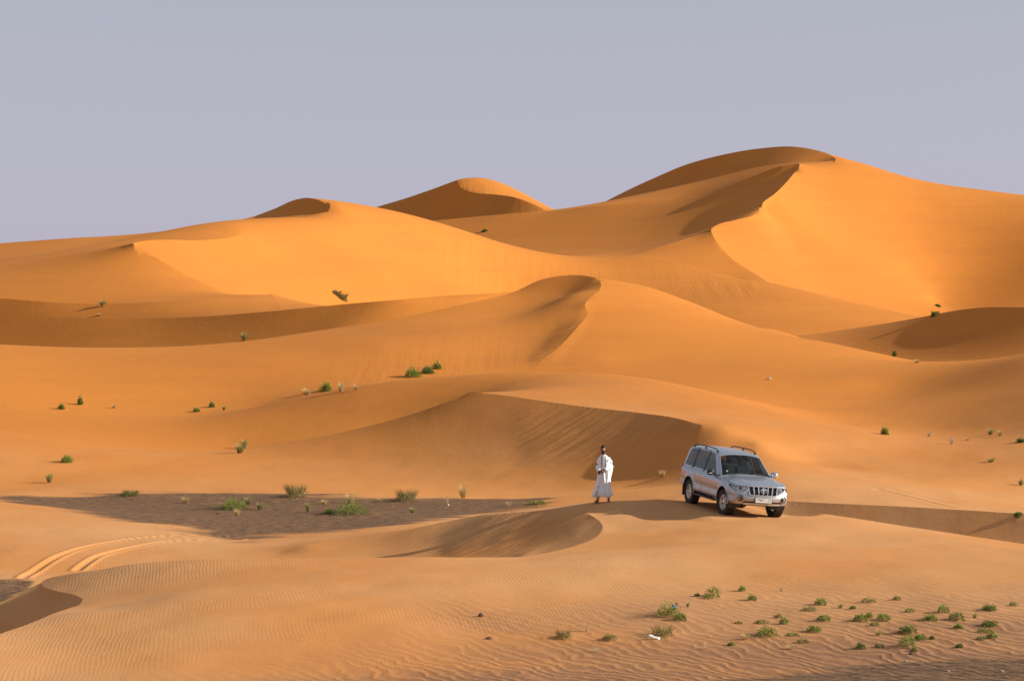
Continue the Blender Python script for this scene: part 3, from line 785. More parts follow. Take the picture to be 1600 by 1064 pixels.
# ------------------------------------------------------------------ mesh helpers for things
class MB:
    """collects simple shapes into one mesh"""
    def __init__(self): self.v, self.f = [], []
    def add(self, vs, fs):
        o = len(self.v)
        self.v += [tuple(p) for p in vs]
        self.f += [tuple(i + o for i in f) for f in fs]
        return self
    def box(self, c, s, rot=None):
        c = Vector(c); h = Vector(s) / 2
        vs = [Vector((x * h.x, y * h.y, z * h.z)) for x in (-1, 1) for y in (-1, 1) for z in (-1, 1)]
        if rot is not None: vs = [rot @ p for p in vs]
        return self.add([c + p for p in vs], [(0,1,3,2),(4,6,7,5),(0,4,5,1),(2,3,7,6),(0,2,6,4),(1,5,7,3)])
    def tube(self, pts, rad, n=8, cap=True):
        pts = [Vector(p) for p in pts]
        rads = rad if isinstance(rad, (list, tuple)) else [rad] * len(pts)
        vs, fs = [], []
        up = Vector((0.12, 0.05, 1.0))
        for k, p in enumerate(pts):
            d = (pts[min(k + 1, len(pts) - 1)] - pts[max(k - 1, 0)]).normalized()
            a = d.cross(up)
            if a.length < 1e-3: a = d.cross(Vector((1, 0, 0)))
            a.normalize(); b = d.cross(a)
            vs += [p + rads[k] * (math.cos(2*math.pi*q/n) * a + math.sin(2*math.pi*q/n) * b) for q in range(n)]
        for k in range(len(pts) - 1):
            fs += [(k*n+q, k*n+(q+1) % n, (k+1)*n+(q+1) % n, (k+1)*n+q) for q in range(n)]
        if cap:
            fs += [tuple(range(n - 1, -1, -1)), tuple((len(pts)-1)*n + q for q in range(n))]
        return self.add(vs, fs)
    def lathe(self, prof, axis, n=32, centre=(0, 0, 0), closed=False):
        """prof: (along axis, radius); axis 'X' or 'Y'"""
        vs, fs = [], []
        c = Vector(centre)
        m = len(prof)
        for q in range(n):
            ca, sa = math.cos(2*math.pi*q/n), math.sin(2*math.pi*q/n)
            for t, r in prof:
                vs.append(c + (Vector((t, r*ca, r*sa)) if axis == 'X' else Vector((r*ca, t, r*sa))))
        for q in range(n):
            for k in range(m if closed else m - 1):
                fs.append((q*m+k, q*m+(k+1) % m, ((q+1) % n)*m+(k+1) % m, ((q+1) % n)*m+k))
        return self.add(vs, fs)
    def prism(self, poly, d, origin=(0, 0, 0), ax=(1, 0, 0), ay=(0, 0, 1), an=(0, -1, 0)):
        """extruded polygon"""
        o, ax, ay, an = Vector(origin), Vector(ax), Vector(ay), Vector(an)
        n = len(poly)
        vs = [o + ax*x + ay*y for x, y in poly] + [o + ax*x + ay*y + an*d for x, y in poly]
        fs = [tuple(range(n - 1, -1, -1)), tuple(range(n, 2*n))] + [(k, (k+1) % n, n+(k+1) % n, n+k) for k in range(n)]
        return self.add(vs, fs)
    def mesh(self, name, smooth=True, angle=40):
        m = bpy.data.meshes.new(name)
        m.from_pydata(self.v, [], self.f)
        bm = bmesh.new(); bm.from_mesh(m)
        bmesh.ops.recalc_face_normals(bm, faces=bm.faces)
        if smooth:
            for f in bm.faces: f.smooth = True
            lim = math.radians(angle)
            for e in bm.edges:
                if len(e.link_faces) == 2 and e.calc_face_angle(0) > lim: e.smooth = False
        bm.to_mesh(m); bm.free()
        return m
    def build(self, name, mat, parent=None, smooth=True, bevel=0.0, angle=40):
        o = link(name, self.mesh(name, smooth, angle), parent, [mat])
        if bevel:
            b = o.modifiers.new('bevel', 'BEVEL'); b.width = bevel; b.segments = 2; b.limit_method = 'ANGLE'
        return o

# ------------------------------------------------------------------ the car
def paint_material():
    t = NT('silver_car_paint')
    tc = t.n('ShaderNodeTexCoord').outputs['Object']
    sep = t.n('ShaderNodeSeparateXYZ', i_0=tc)
    dust = t.n('ShaderNodeTexNoise', i_Vector=tc, i_Scale=3.0, i_Detail=5.0, i_Roughness=0.6).outputs[0]
    low = t.math('SUBTRACT', 1.0, t.ramp(sep.outputs[2], 0.40, 0.85))     # dust film thrown up from the ground
    f = t.math('MULTIPLY', t.math('ADD', t.math('MULTIPLY', low, 0.8), 0.10), t.ramp(dust, 0.25, 0.75), clamp=True)
    col = t.mix(f, (0.40, 0.44, 0.51, 1), (0.46, 0.33, 0.22, 1))
    t.principled(Base_Color=col, Metallic=t.math('SUBTRACT', 0.72, t.math('MULTIPLY', f, 0.6)), Roughness=t.math('ADD', 0.30, t.math('MULTIPLY', f, 0.3)), Coat_Weight=0.5, Coat_Roughness=0.12)
    return t.m

def glass_material(name, tint, refl=1.0):
    t = NT(name)
    fr = t.n('ShaderNodeFresnel', i_IOR=1.5).outputs[0]
    tr = t.n('ShaderNodeBsdfTransparent', i_Color=(*tint, 1))
    gl = t.n('ShaderNodeBsdfGlossy', i_Color=(1, 1, 1, 1), i_Roughness=0.03)
    mx = t.n('ShaderNodeMixShader', i_0=t.math('MULTIPLY_ADD', fr, refl, 0.02, clamp=True))
    t.t.links.new(tr.outputs[0], mx.inputs[1]); t.t.links.new(gl.outputs[0], mx.inputs[2])
    t.t.links.new(mx.outputs[0], t.out.inputs[0])
    return t.m

PAINT = paint_material()
GLASS = glass_material('tinted_side_glass', (0.34, 0.37, 0.38), 1.0)
WSCREEN = glass_material('windscreen_glass', (0.50, 0.53, 0.52), 0.5)
BLACKP = simple_mat('black_plastic', (0.018, 0.018, 0.020), 0.45, noise=0.3, scale=30)
DARKIN = simple_mat('dark_interior', (0.022, 0.022, 0.025), 0.8, noise=0.3, scale=8)
SEATM = simple_mat('grey_seat_cloth', (0.10, 0.10, 0.105), 0.9, noise=0.2, scale=40)
RUBBER = simple_mat('dusty_tyre_rubber', (0.030, 0.024, 0.020), 0.85, noise=0.4, scale=14)
ALLOY = simple_mat('alloy_rim', (0.62, 0.60, 0.58), 0.35, 0.75, noise=0.12, scale=9)
CHROME = simple_mat('chrome', (0.82, 0.82, 0.84), 0.16, 1.0)
PLATEW = simple_mat('plate_white', (0.78, 0.78, 0.76), 0.5, noise=0.05, scale=20)
INK = simple_mat('plate_ink', (0.02, 0.02, 0.02), 0.6)
LAMP = simple_mat('lamp_chrome', (0.82, 0.83, 0.85), 0.30, 0.35)
LENS = glass_material('lamp_lens', (0.93, 0.94, 0.95), 1.1)
AMBER = simple_mat('amber_lens', (0.75, 0.28, 0.04), 0.2, coat=0.8)
REDL = simple_mat('red_lens', (0.45, 0.02, 0.02), 0.2, coat=0.8)

def ip(u, tab):
    a = np.array(tab); return np.interp(u, a[:, 0], a[:, 1])

def make_car():
    root = empty('silver_suv')
    tag(root, 'silver four-wheel-drive car with roof rails parked on the dune crest, facing the camera', 'car')
    U = np.concatenate([np.arange(-2.45, 2.20, 0.018), [2.22]])
    nA, nB, nC, nD, nE = 6, 42, 4, 30, 34
    T_WT = [(-2.45,1.08),(-2.40,1.22),(-2.30,1.53),(-2.21,1.73),(-2.1,1.775),(-1.5,1.815),(-.6,1.83),(0,1.805),(.18,1.77),(.28,1.725),(.60,1.46),(.95,1.185),(1.02,1.165),(1.4,1.145),(1.8,1.105),(2.05,1.055),(2.15,1.025),(2.22,0.985)]
    T_WS = [(-2.45,1.02),(-2.2,1.10),(0,1.075),(1,1.055),(1.6,1.02),(2.0,.975),(2.22,.93)]
    T_HW = [(-2.45,.80),(-2.38,.865),(-2.2,.92),(-1.8,.935),(1.6,.935),(1.9,.925),(2.05,.905),(2.15,.87),(2.22,.82)]
    T_WB = [(-2.45,.52),(-2.1,.46),(-1.9,.42),(1.9,.41),(2.05,.40),(2.22,.42)]
    k = np.ones(9) / 9
    sm = lambda a: np.convolve(np.pad(a, 4, mode='edge'), k, 'valid')
    wt, ws, hw, wb = sm(ip(U, T_WT)), sm(ip(U, T_WS)), sm(ip(U, T_HW)), sm(ip(U, T_WB))
    prof, seg = [], []
    for i, u in enumerate(U):
        P, S = [], []
        hs, wg = hw[i] - 0.055, ws[i] + 0.028
        hgb = hw[i] - 0.085
        we = max(wt[i] - 0.075, wg + 0.008) if u < 0.98 else wg + 0.008
        hgt = hgb - 0.012 - max(we - wg - 0.008, 0) * 0.30
        for q in range(nA):
            P.append(((hw[i] - 0.07) * q / nA, wb[i])); S.append('A')
        for q in range(nB):
            t = q / nB
            w = wb[i] + (ws[i] - wb[i]) * t
            bul = hw[i] - 0.065 * (1 - min(t / 0.16, 1)) ** 2 - 0.030 * max((t - 0.72) / 0.28, 0) ** 2 - 0.018 * math.exp(-((t - 0.40) / 0.13) ** 2) - 0.025 * max(t - 0.965, 0) / 0.035
            for ax in (-1.395, 1.395):              # flared arches
                d = math.hypot(u - ax, w - 0.40)
                bul += 0.022 * math.exp(-((d - 0.47) / 0.07) ** 2)
            P.append((bul, w)); S.append('B')
        for q in range(nC):
            t = q / nC
            P.append((hs + (hgb - hs) * t, ws[i] + (wg - ws[i]) * t)); S.append('C')
        for q in range(nD):
            t = q / nD
            P.append((hgb + (hgt - hgb) * t - 0.012 * math.sin(math.pi * t) * -1, wg + (we - wg) * t)); S.append('D')
        for q in range(nE + 1):
            t = q / nE
            v = hgt * (1 - t)
            P.append((v, we + (wt[i] - we) * (1 - (v / hgt) ** 2.7))); S.append('E')
        prof.append(P); seg = S
    prof = np.array(prof)                                    # [u][p][(v,w)]
    NU, NP = prof.shape[:2]
    full = np.concatenate([prof * [1, 1], prof[:, -2:0:-1] * [-1, 1]], 1)   # left side then right side
    NPF = full.shape[1]
    segf = seg + seg[-2:0:-1]
    UU = np.repeat(U[:, None], NPF, 1)
    base = np.stack([UU, full[..., 0], full[..., 1]], -1)    # unshifted coordinates used to carve
    def warp(p):
        u, v, w = p[..., 0], p[..., 1], p[..., 2]
        f = np.clip((u - 1.1) / 1.1, 0, 1) ** 2
        g = np.clip((u - 1.75) / 0.45, 0, 1)
        du = f * (0.085 - 0.20 * (np.abs(v) / 0.9) ** 2.4)
        du = du + g * (0.035 * np.exp(-((w - 0.60) / 0.13) ** 2) - 0.22 * np.clip(w - 0.74, 0, 1) - 0.25 * np.clip(0.50 - w, 0, 1))
        b = np.clip((-u - 2.0) / 0.45, 0, 1)
        du = du + b * 0.10 * (np.abs(v) / 0.9) ** 2
        ww = np.clip((u - 0.15) / 0.3, 0, 1) * np.clip((1.05 - u) / 0.2, 0, 1) * (w > 1.13)
        du = du + 0.07 * ww * (0.6 - (np.abs(v) / 0.8) ** 2)
        hood = (w > 1.0) & (u > 1.05)
        dw = hood * 0.018 * (np.exp(-((np.abs(v) - 0.52) / 0.10) ** 2) - 0.4 * np.exp(-(v / 0.30) ** 4)) * np.clip((2.2 - u) / 0.5, 0, 1)
        return np.stack([u + du, v, w + dw], -1)
    verts = warp(base)
    faces, key = [], []
    for i in range(NU - 1):
        for j in range(NPF):
            j2 = (j + 1) % NPF
            c = (base[i, j] + base[i+1, j] + base[i, j2] + base[i+1, j2]) / 4
            faces.append((i*NPF + j, (i+1)*NPF + j, (i+1)*NPF + j2, i*NPF + j2)); key.append((segf[min(j, NP-1)] if j < NP - 1 else segf[j2], *c))
    V = [tuple(p) for p in verts.reshape(-1, 3)]
    for end, sgn in ((NU - 1, 1), (0, -1)):                  # front and rear caps, ruled between left and right
        M = 44
        ring = []
        for p in range(NP):
            row = []
            L_ = base[end, p]
            for q in range(M + 1):
                if q == 0: row.append(end*NPF + p); continue
                if q == M: row.append(end*NPF + (NPF - p) % NPF); continue
                pt = L_ * [1, 1 - 2*q/M, 1]
                V.append(tuple(warp(pt))); row.append(len(V) - 1)
            ring.append(row)
        for p in range(NP - 1):
            if p < nA or p > nA + nB + nC + nD: continue
            for q in range(M):
                f = (ring[p][q], ring[p+1][q], ring[p+1][q+1], ring[p][q+1])
                if len(set(f)) < 3: continue
                faces.append(f if sgn > 0 else f[::-1])
                key.append(('F' if sgn > 0 else 'R', base[end, p, 0], base[end, p, 1] * (1 - 2*(q+.5)/M), (base[end, p, 2] + base[end, p+1, 2]) / 2))
        # close the crowned top strip of the cap
        p0 = nA + nB + nC + nD + 1
        top = [end*NPF + p for p in range(p0, NP)] + [end*NPF + p for p in range(NP, NPF - p0 + 1)]
        f = top + ring[p0][1:M][::-1]
        faces.append(tuple(f) if sgn > 0 else tuple(f[::-1])); key.append(('F' if sgn > 0 else 'R', U[end], 0, 0.97))
    V = np.array(V)
    WSu, WTu = lambda u: ip(u, T_WS), lambda u: ip(u, T_WT)
    def piece(s, u, v, w):
        a = abs(v)
        side = 'L' if v > 0 else 'R'
        if s in 'ABC':
            for ax in (-1.395, 1.395):
                if math.hypot(u - ax, w - 0.40) < 0.455 and a > 0.42: return None
        if s == 'E' and 0.29 < u < 0.95:
            we = WTu(u) - 0.075
            if a < 0.845 - 0.3 * max(we - 1.1, 0) - 0.045: return 'windscreen'
        if s == 'E' and -2.375 < u < -2.225 and a < 0.62: return 'rear_window'
        if s == 'D':
            wg, we = WSu(u) + 0.028, WTu(u) - 0.075
            if wg + 0.035 < w < we - 0.045:
                if -0.40 < u < 0.62 and w < 1.115 + (0.66 - u) * 0.82: return 'front_door_window' + side
                if -1.32 < u < -0.49: return 'rear_door_window' + side
                if -2.08 + (w - 1.13) * 0.30 < u < -1.42: return 'quarter_window' + side
            if -0.49 <= u <= -0.40: return 'window_pillar' + side
            if -1.42 <= u <= -1.32: return 'rear_pillar' + side
        if s in 'BCFDE' and u > 1.60 and a > 0.47:
            q = (a - 0.47) if s == 'F' else 0.35 + (2.22 - u)
            if s in 'BF' and q < 0.72 and 0.725 + 0.27 * q < w < 0.955 + 0.02 * q and w < WSu(u) - 0.008 + (0.03 if s == 'F' else 0): return 'headlight' + side
        if s == 'F' and a < 0.455 - 0.20 * (0.98 - w) + 0.02 and 0.700 < w < 0.965: return 'grille_opening'
        if s == 'F' and 0.485 < w < 0.515 and a < 0.60: return 'bumper_slot'
        if s == 'F' and w <= 0.485 and a < 0.60: return 'skid_plate'
        if (s == 'F' or (s in 'AB' and u > 1.84)) and w < 0.690: return 'front_bumper'
        if s in 'DE' and u >= 0.985: return 'bonnet'
        if s in 'BC' and w > 0.475:
            if -0.455 < u < 0.80: return 'front_door' + side
            if -1.53 < u < -0.455 and math.hypot(u + 1.395, w - 0.40) > 0.50: return 'rear_door' + side
        if s == 'R' and w > 0.72 and a < 0.70: return 'tailgate'
        return 'body'
    groups = {}
    for f, kk in zip(faces, key):
        nm = piece(*kk)
        if nm: groups.setdefault(nm, []).append(f)
    objs = {}
    def shell(nm, name, mat, parent, shrink=0.0, off=0.0):
        fs = groups.get(nm, [])
        ids = sorted({i for f in fs for i in f})
        mp = {i: n for n, i in enumerate(ids)}
        me = bpy.data.meshes.new(name)
        me.from_pydata([tuple(V[i]) for i in ids], [], [tuple(mp[i] for i in f) for f in fs])
        bm = bmesh.new(); bm.from_mesh(me)
        bmesh.ops.recalc_face_normals(bm, faces=bm.faces)
        bm.normal_update()
        # outward orientation
        s = sum((f.normal.dot(f.calc_center_median() - Vector((0, 0, 0.9)))) * f.calc_area() for f in bm.faces)
        if s < 0: bmesh.ops.reverse_faces(bm, faces=bm.faces); bm.normal_update()
        for f in bm.faces: f.smooth = True
        # relax stair steps along carved edges, then open a fine shut line
        for _ in range(3):
            bnd = [v for v in bm.verts if v.is_boundary]
            new = {}
            for v in bnd:
                nb = [e.other_vert(v).co for e in v.link_edges if e.is_boundary]
                if len(nb) == 2: new[v] = v.co.lerp((nb[0] + nb[1]) / 2, 0.6)
            for v, c in new.items(): v.co = c
        if shrink:
            new = {}
            for v in bm.verts:
                if v.is_boundary:
                    nb = [e.other_vert(v).co for e in v.link_edges if not e.is_boundary]
                    if nb:
                        d = sum(nb, Vector()) / len(nb) - v.co
                        if d.length > 1e-6: new[v] = v.co + d.normalized() * shrink
            for v, c in new.items(): v.co = c
        if off:
            bm.normal_update()
            for v in bm.verts: v.co += v.normal * off
        bm.to_mesh(me); bm.free()
        objs[nm] = link(name, me, parent, [mat])
        return objs[nm]
    body = shell('body', 'body', PAINT, root)
    shell('bonnet', 'bonnet', PAINT, root, 0.004)
    shell('front_bumper', 'front_bumper', PAINT, root, 0.003)
    shell('skid_plate', 'skid_plate', simple_mat('silver_trim', (0.60, 0.60, 0.61), 0.4, 0.4), objs['front_bumper'], 0.002, 0.012)
    shell('bumper_slot', 'intake_slot', BLACKP, objs['front_bumper'], 0.0, -0.03)
    shell('grille_opening', 'grille', BLACKP, root, 0.0, -0.05)
    shell('tailgate', 'tailgate', PAINT, root, 0.004)
    shell('windscreen', 'windscreen', WSCREEN, root, 0.0, -0.006)
    shell('rear_window', 'rear_window', GLASS, root, 0.0, -0.006)
    for s_ in 'LR':
        d1 = shell('front_door' + s_, 'front_door', PAINT, root, 0.004)
        d2 = shell('rear_door' + s_, 'rear_door', PAINT, root, 0.004)
        shell('front_door_window' + s_, 'window', GLASS, d1, 0.0, -0.008)
        shell('rear_door_window' + s_, 'window', GLASS, d2, 0.0, -0.008)
        shell('quarter_window' + s_, 'quarter_window', GLASS, root, 0.0, -0.008)
        shell('window_pillar' + s_, 'door_pillar', BLACKP, root, 0.0, 0.0)
        shell('rear_pillar' + s_, 'door_pillar', BLACKP, root, 0.0, 0.0)
        hl = shell('headlight' + s_, 'headlight', LAMP, root, 0.002, -0.05)
        # clear cover in front of the reflector, and two lamps inside
        fs = objs['headlight' + s_]
        cover = link('lens', fs.data.copy(), hl); cover.data.materials.clear(); cover.data.materials.append(LENS)
        bm = bmesh.new(); bm.from_mesh(cover.data); bm.normal_update()
        for v in bm.verts: v.co += v.normal * 0.052
        bm.to_mesh(cover.data); bm.free()
    def fas(v, w):                                           # front face of the car at (v, w)
        p = warp(np.array([2.22, v, w])); return float(p[0])
    sg = {'L': 1, 'R': -1}
    for s_ in 'LR':
        s = sg[s_]
        hl = objs['headlight' + s_]
        for v, w, r in ((0.56, 0.855, 0.052), (0.685, 0.885, 0.045)):
            u = fas(s * v, w) - 0.06
            m = MB().lathe([(0.0, 0.0), (0.0, r), (0.045, r * 1.12), (0.05, r), (0.03, r * 0.75), (0.055, 0.0)], 'X', 20, (u, s * v, w))
            m.build('lamp', LAMP if r > 0.05 else simple_mat('projector_lamp', (0.25, 0.26, 0.28), 0.12, 0.6), hl)
        u = fas(s * 0.79, 0.91) - 0.05
        MB().box((u - 0.01, s * 0.795, 0.915), (0.05, 0.04, 0.05)).build('indicator', AMBER, hl, bevel=0.008)
        # round fog lamp recess in the bumper corner
        fu, fv, fw = fas(s * 0.70, 0.60), s * 0.70, 0.60
        m = MB().lathe([(0.012, 0.092), (0.016, 0.080), (-0.03, 0.070), (-0.03, 0.0)], 'X', 24, (0, 0, 0))
        fog = m.build('fog_lamp', BLACKP, root); fog.location = (fu + 0.012, fv, fw); fog.rotation_euler = (0, 0, s * R(32))
        MB().lathe([(-0.012, 0.048), (0.0, 0.03), (0.004, 0.0)], 'X', 20).build('lens', simple_mat('dark_lamp_glass', (0.06, 0.06, 0.065), 0.1, coat=0.6), fog)
    # grille: frame, five broad vertical bars, emblem
    gr = objs['grille_opening']
    def half(w): return 0.455 - 0.20 * (0.98 - w) + 0.02
    pts = [(-half(0.963), 0.963), (half(0.963), 0.963), (half(0.705), 0.705), (-half(0.705), 0.705)]
    path = []
    for (a, b), (c, d) in zip(pts, pts[1:] + pts[:1]):
        for t in np.linspace(0, 1, 10, endpoint=False):
            v, w = a + (c - a) * t, b + (d - b) * t
            path.append((fas(v, w) + 0.004, v, w))
    MB().tube(path + [path[0], path[1]], 0.017, 8).build('grille_frame', CHROME, gr)
    for n in range(-2, 3):
        pl = []
        for w in np.linspace(0.708, 0.958, 7):
            v = n * 0.155 * (half(w) / half(0.955))
            wd = 0.030 if w > 0.78 else 0.022
            pl.append((fas(v, w) + 0.012 - (0.02 if w < 0.75 else 0), v, w, wd))
        m = MB()
        vs, fs = [], []
        for u, v, w, wd in pl:
            vs += [(u - 0.035, v - wd, w), (u, v - wd * 0.6, w), (u, v + wd * 0.6, w), (u - 0.035, v + wd, w)]
        for q in range(len(pl) - 1):
            fs += [(q*4+z, q*4+z+1, q*4+z+5, q*4+z+4) for z in range(3)] + [(q*4+3, q*4, q*4+4, q*4+7)]
        fs += [(0, 1, 2, 3), tuple(len(vs) - 4 + z for z in (3, 2, 1, 0))]
        m.add(vs, fs).build('grille_bar', CHROME, gr)
    m = MB()
    eu = fas(0, 0.86) + 0.03
    for cy, cz, ra, rb in ((0, 0.855, 0.092, 0.064), (0, 0.864, 0.030, 0.052), (0, 0.880, 0.066, 0.026)):
        m.tube([(eu - (0.22 * (cz + rb*math.sin(q) - 0.86)), cy + ra*math.cos(q), cz + rb*math.sin(q)) for q in np.linspace(0, 2*math.pi, 29)], 0.0085, 6, cap=False)
    m.build('emblem', CHROME, gr)
    # number plate
    pu = fas(0, 0.56) + 0.012
    plate = MB().box((pu + 0.012, 0, 0.565), (0.012, 0.52, 0.135)).build('number_plate', PLATEW, root, bevel=0.004)
    MB().box((pu + 0.002, 0, 0.565), (0.012, 0.56, 0.165)).build('plate_holder', BLACKP, plate, bevel=0.004)
    def text(body_, v, size, parent, u):
        cu = bpy.data.curves.new('plate_text', 'FONT')
        cu.body = body_; cu.size = size; cu.extrude = 0.001; cu.align_x = 'CENTER'; cu.align_y = 'CENTER'; cu.offset = 0.001
        tmp = bpy.data.objects.new('plate_text', cu); COL.objects.link(tmp)
        bpy.context.view_layer.update()
        me_t = bpy.data.meshes.new_from_object(tmp.evaluated_get(bpy.context.evaluated_depsgraph_get()))
        bpy.data.objects.remove(tmp)
        me_t.materials.clear()
        o = link('plate_number', me_t, parent, [INK])
        o.matrix_local = Matrix(((0, 0, 1, u), (1, 0, 0, v), (0, 1, 0, 0.565), (0, 0, 0, 1)))
        o.scale = (0.82, 1, 1)
        return o
    text('17947', -0.115, 0.125, plate, pu + 0.019)
    text('72', 0.19, 0.125, plate, pu + 0.019)
    m = MB().box((pu + 0.019, 0.075, 0.562), (0.002, 0.010, 0.062)).box((pu + 0.019, 0.080, 0.606), (0.002, 0.024, 0.008)).box((pu + 0.019, 0.074, 0.616), (0.002, 0.010, 0.012))
    m.build('plate_letter', INK, plate, smooth=False)
    for v in (0.030, 0.120): MB().box((pu + 0.019, v, 0.565), (0.002, 0.004, 0.10)).build('plate_divider', INK, plate, smooth=False)
    # roof rails
    for s in (-1, 1):
        pts = []
        for u in np.linspace(-1.95, 0.02, 18):
            e = min((u + 1.95) / 0.16, (0.02 - u) / 0.16, 1.0)
            pts.append((u, s * 0.615, ip(u, T_WT) - 0.045 + 0.062 * math.sin(max(e, 0) * math.pi / 2)))
        rail = MB().tube(pts, 0.017, 8).build('roof_rail', BLACKP, root)
        for u in (-1.93, -0.97, 0.0):
            MB().box((u, s * 0.615, ip(u, T_WT) - 0.035), (0.12, 0.04, 0.05)).build('rail_foot', BLACKP, rail, bevel=0.012)
    # door mirrors
    for s in (-1, 1):
        mir = MB()
        prof_ = [(-0.075, 0.06, 0.05), (-0.05, 0.11, 0.085), (0.0, 0.125, 0.100), (0.06, 0.105, 0.085), (0.10, 0.05, 0.045)]
        n = 16
        vs, fs = [], []
        for du, a, b in prof_:
            vs += [(0.60 + du, s * (1.045 + a * math.cos(2*math.pi*q/n) * 0.95), 1.185 + b * math.copysign(abs(math.sin(2*math.pi*q/n)) ** 0.8, math.sin(2*math.pi*q/n))) for q in range(n)]
        for k_ in range(len(prof_) - 1):
            fs += [(k_*n+q, k_*n+(q+1) % n, (k_+1)*n+(q+1) % n, (k_+1)*n+q) for q in range(n)]
        fs += [tuple(range(n)), tuple((len(prof_)-1)*n+q for q in range(n))]
        mo = mir.add(vs, fs).build('door_mirror', BLACKP if s < 0 else PAINT, root)
        MB().tube([(0.60, s * 0.95, 1.12), (0.60, s * 0.87, 1.10)], 0.03, 8).build('mirror_arm', BLACKP, mo)
        MB().box((0.69, s * 1.08, 1.155), (0.03, 0.11, 0.022)).build('indicator', LAMP, mo, bevel=0.006)
        MB().box((0.525, s * 1.045, 1.185), (0.012, 0.19, 0.14)).build('mirror_glass', simple_mat('mirror', (0.7, 0.72, 0.75), 0.05, 1.0), mo, bevel=0.01)
    # door handles
    for s_ in 'LR':
        s = sg[s_]
        for nm, u in (('front_door', -0.28), ('rear_door', -1.20)):
            d = objs[nm + s_]
            MB().tube([(u - 0.10, s * 0.925, 0.965), (u - 0.08, s * 0.955, 0.968), (u + 0.08, s * 0.955, 0.968), (u + 0.10, s * 0.925, 0.965)], 0.014, 8).build('door_handle', CHROME, d)
            MB().box((u, s * 0.920, 0.965), (0.17, 0.012, 0.055)).build('handle_recess', BLACKP, d, bevel=0.005)
    # side steps, sills, chassis
    for s in (-1, 1):
        st = MB().box((-0.02, s * 0.90, 0.365), (1.75, 0.20, 0.045)).build('side_step', BLACKP, root, bevel=0.015)
        for u in (-0.7, 0.0, 0.65):
            MB().box((u, s * 0.78, 0.36), (0.06, 0.20, 0.03)).build('step_bracket', BLACKP, st)
    m = MB()
    for s in (-1, 1):
        m.box((0, s * 0.45, 0.38), (4.0, 0.10, 0.13))
    for u in (-1.9, -0.9, 0.1, 1.7): m.box((u, 0, 0.39), (0.10, 0.95, 0.10))
    m.build('chassis_frame', BLACKP, root)
    MB().tube([(-1.395, -0.70, 0.39), (-1.395, 0.70, 0.39)], 0.05, 10).build('rear_axle', BLACKP, root)
    MB().tube([(1.395, -0.70, 0.40), (1.395, 0.70, 0.40)], 0.035, 10).build('front_axle', BLACKP, root)
    MB().box((0.2, 0, 0.36), (1.3, 0.40, 0.16)).build('gearbox', BLACKP, root, bevel=0.04)
    # wheels
    tyre_prof = [(-0.105, 0.225), (-0.128, 0.26), (-0.132, 0.31), (-0.122, 0.355), (-0.100, 0.380), (-0.05, 0.388), (0.05, 0.388), (0.100, 0.380), (0.122, 0.355), (0.132, 0.31), (0.128, 0.26), (0.105, 0.225)]
    tm = MB().lathe(tyre_prof, 'Y', 48, closed=True)
    for q in range(44):                                       # tread blocks
        a = 2*math.pi*q/44
        for y in (-0.095, -0.032, 0.032, 0.095):
            rr = 0.389 if abs(y) < 0.05 else 0.383
            rot = Matrix.Rotation(-a, 3, 'Y')
            tm.box(rot @ Vector((rr, y, 0)), (0.014, 0.046, 0.036), rot)
    tyre_me = tm.mesh('tyre')
    rim = MB().lathe([(-0.10, 0.225), (0.095, 0.228), (0.108, 0.232), (0.108, 0.218), (0.085, 0.205), (-0.08, 0.195)], 'Y', 40)
    rim_me = rim.mesh('rim')
    sp = MB()
    for q in range(6):
        a = 2*math.pi*q/6 + 0.3
        rot = Matrix.Rotation(a, 3, 'Y')
        vs = []
        for r_, hwid, y in ((0.04, 0.040, 0.085), (0.12, 0.034, 0.080), (0.18, 0.042, 0.078), (0.215, 0.055, 0.082)):
            for x, yy in ((-hwid, y - 0.035), (-hwid * 0.7, y), (hwid * 0.7, y), (hwid, y - 0.035)):
                vs.append(rot @ Vector((r_, yy, x)))
        fs = []
        for z in range(3):
            fs += [(z*4+w_, z*4+w_+1, z*4+w_+5, z*4+w_+4) for w_ in range(3)] + [(z*4+3, z*4, z*4+4, z*4+7)]
        fs += [(0, 1, 2, 3), (15, 14, 13, 12)]
        sp.add(vs, fs)
    spoke_me = sp.mesh('spokes')
    hub_me = MB().lathe([(0.06, 0.062), (0.092, 0.058), (0.098, 0.040), (0.100, 0.0)], 'Y', 24).mesh('hub_cap')
    disc_me = MB().lathe([(-0.02, 0.0), (-0.02, 0.165), (-0.005, 0.165), (-0.005, 0.0)], 'Y', 32).mesh('brake_disc')
    for me_, mt in ((tyre_me, RUBBER), (rim_me, ALLOY), (spoke_me, ALLOY), (hub_me, ALLOY), (disc_me, BLACKP)): me_.materials.append(mt)
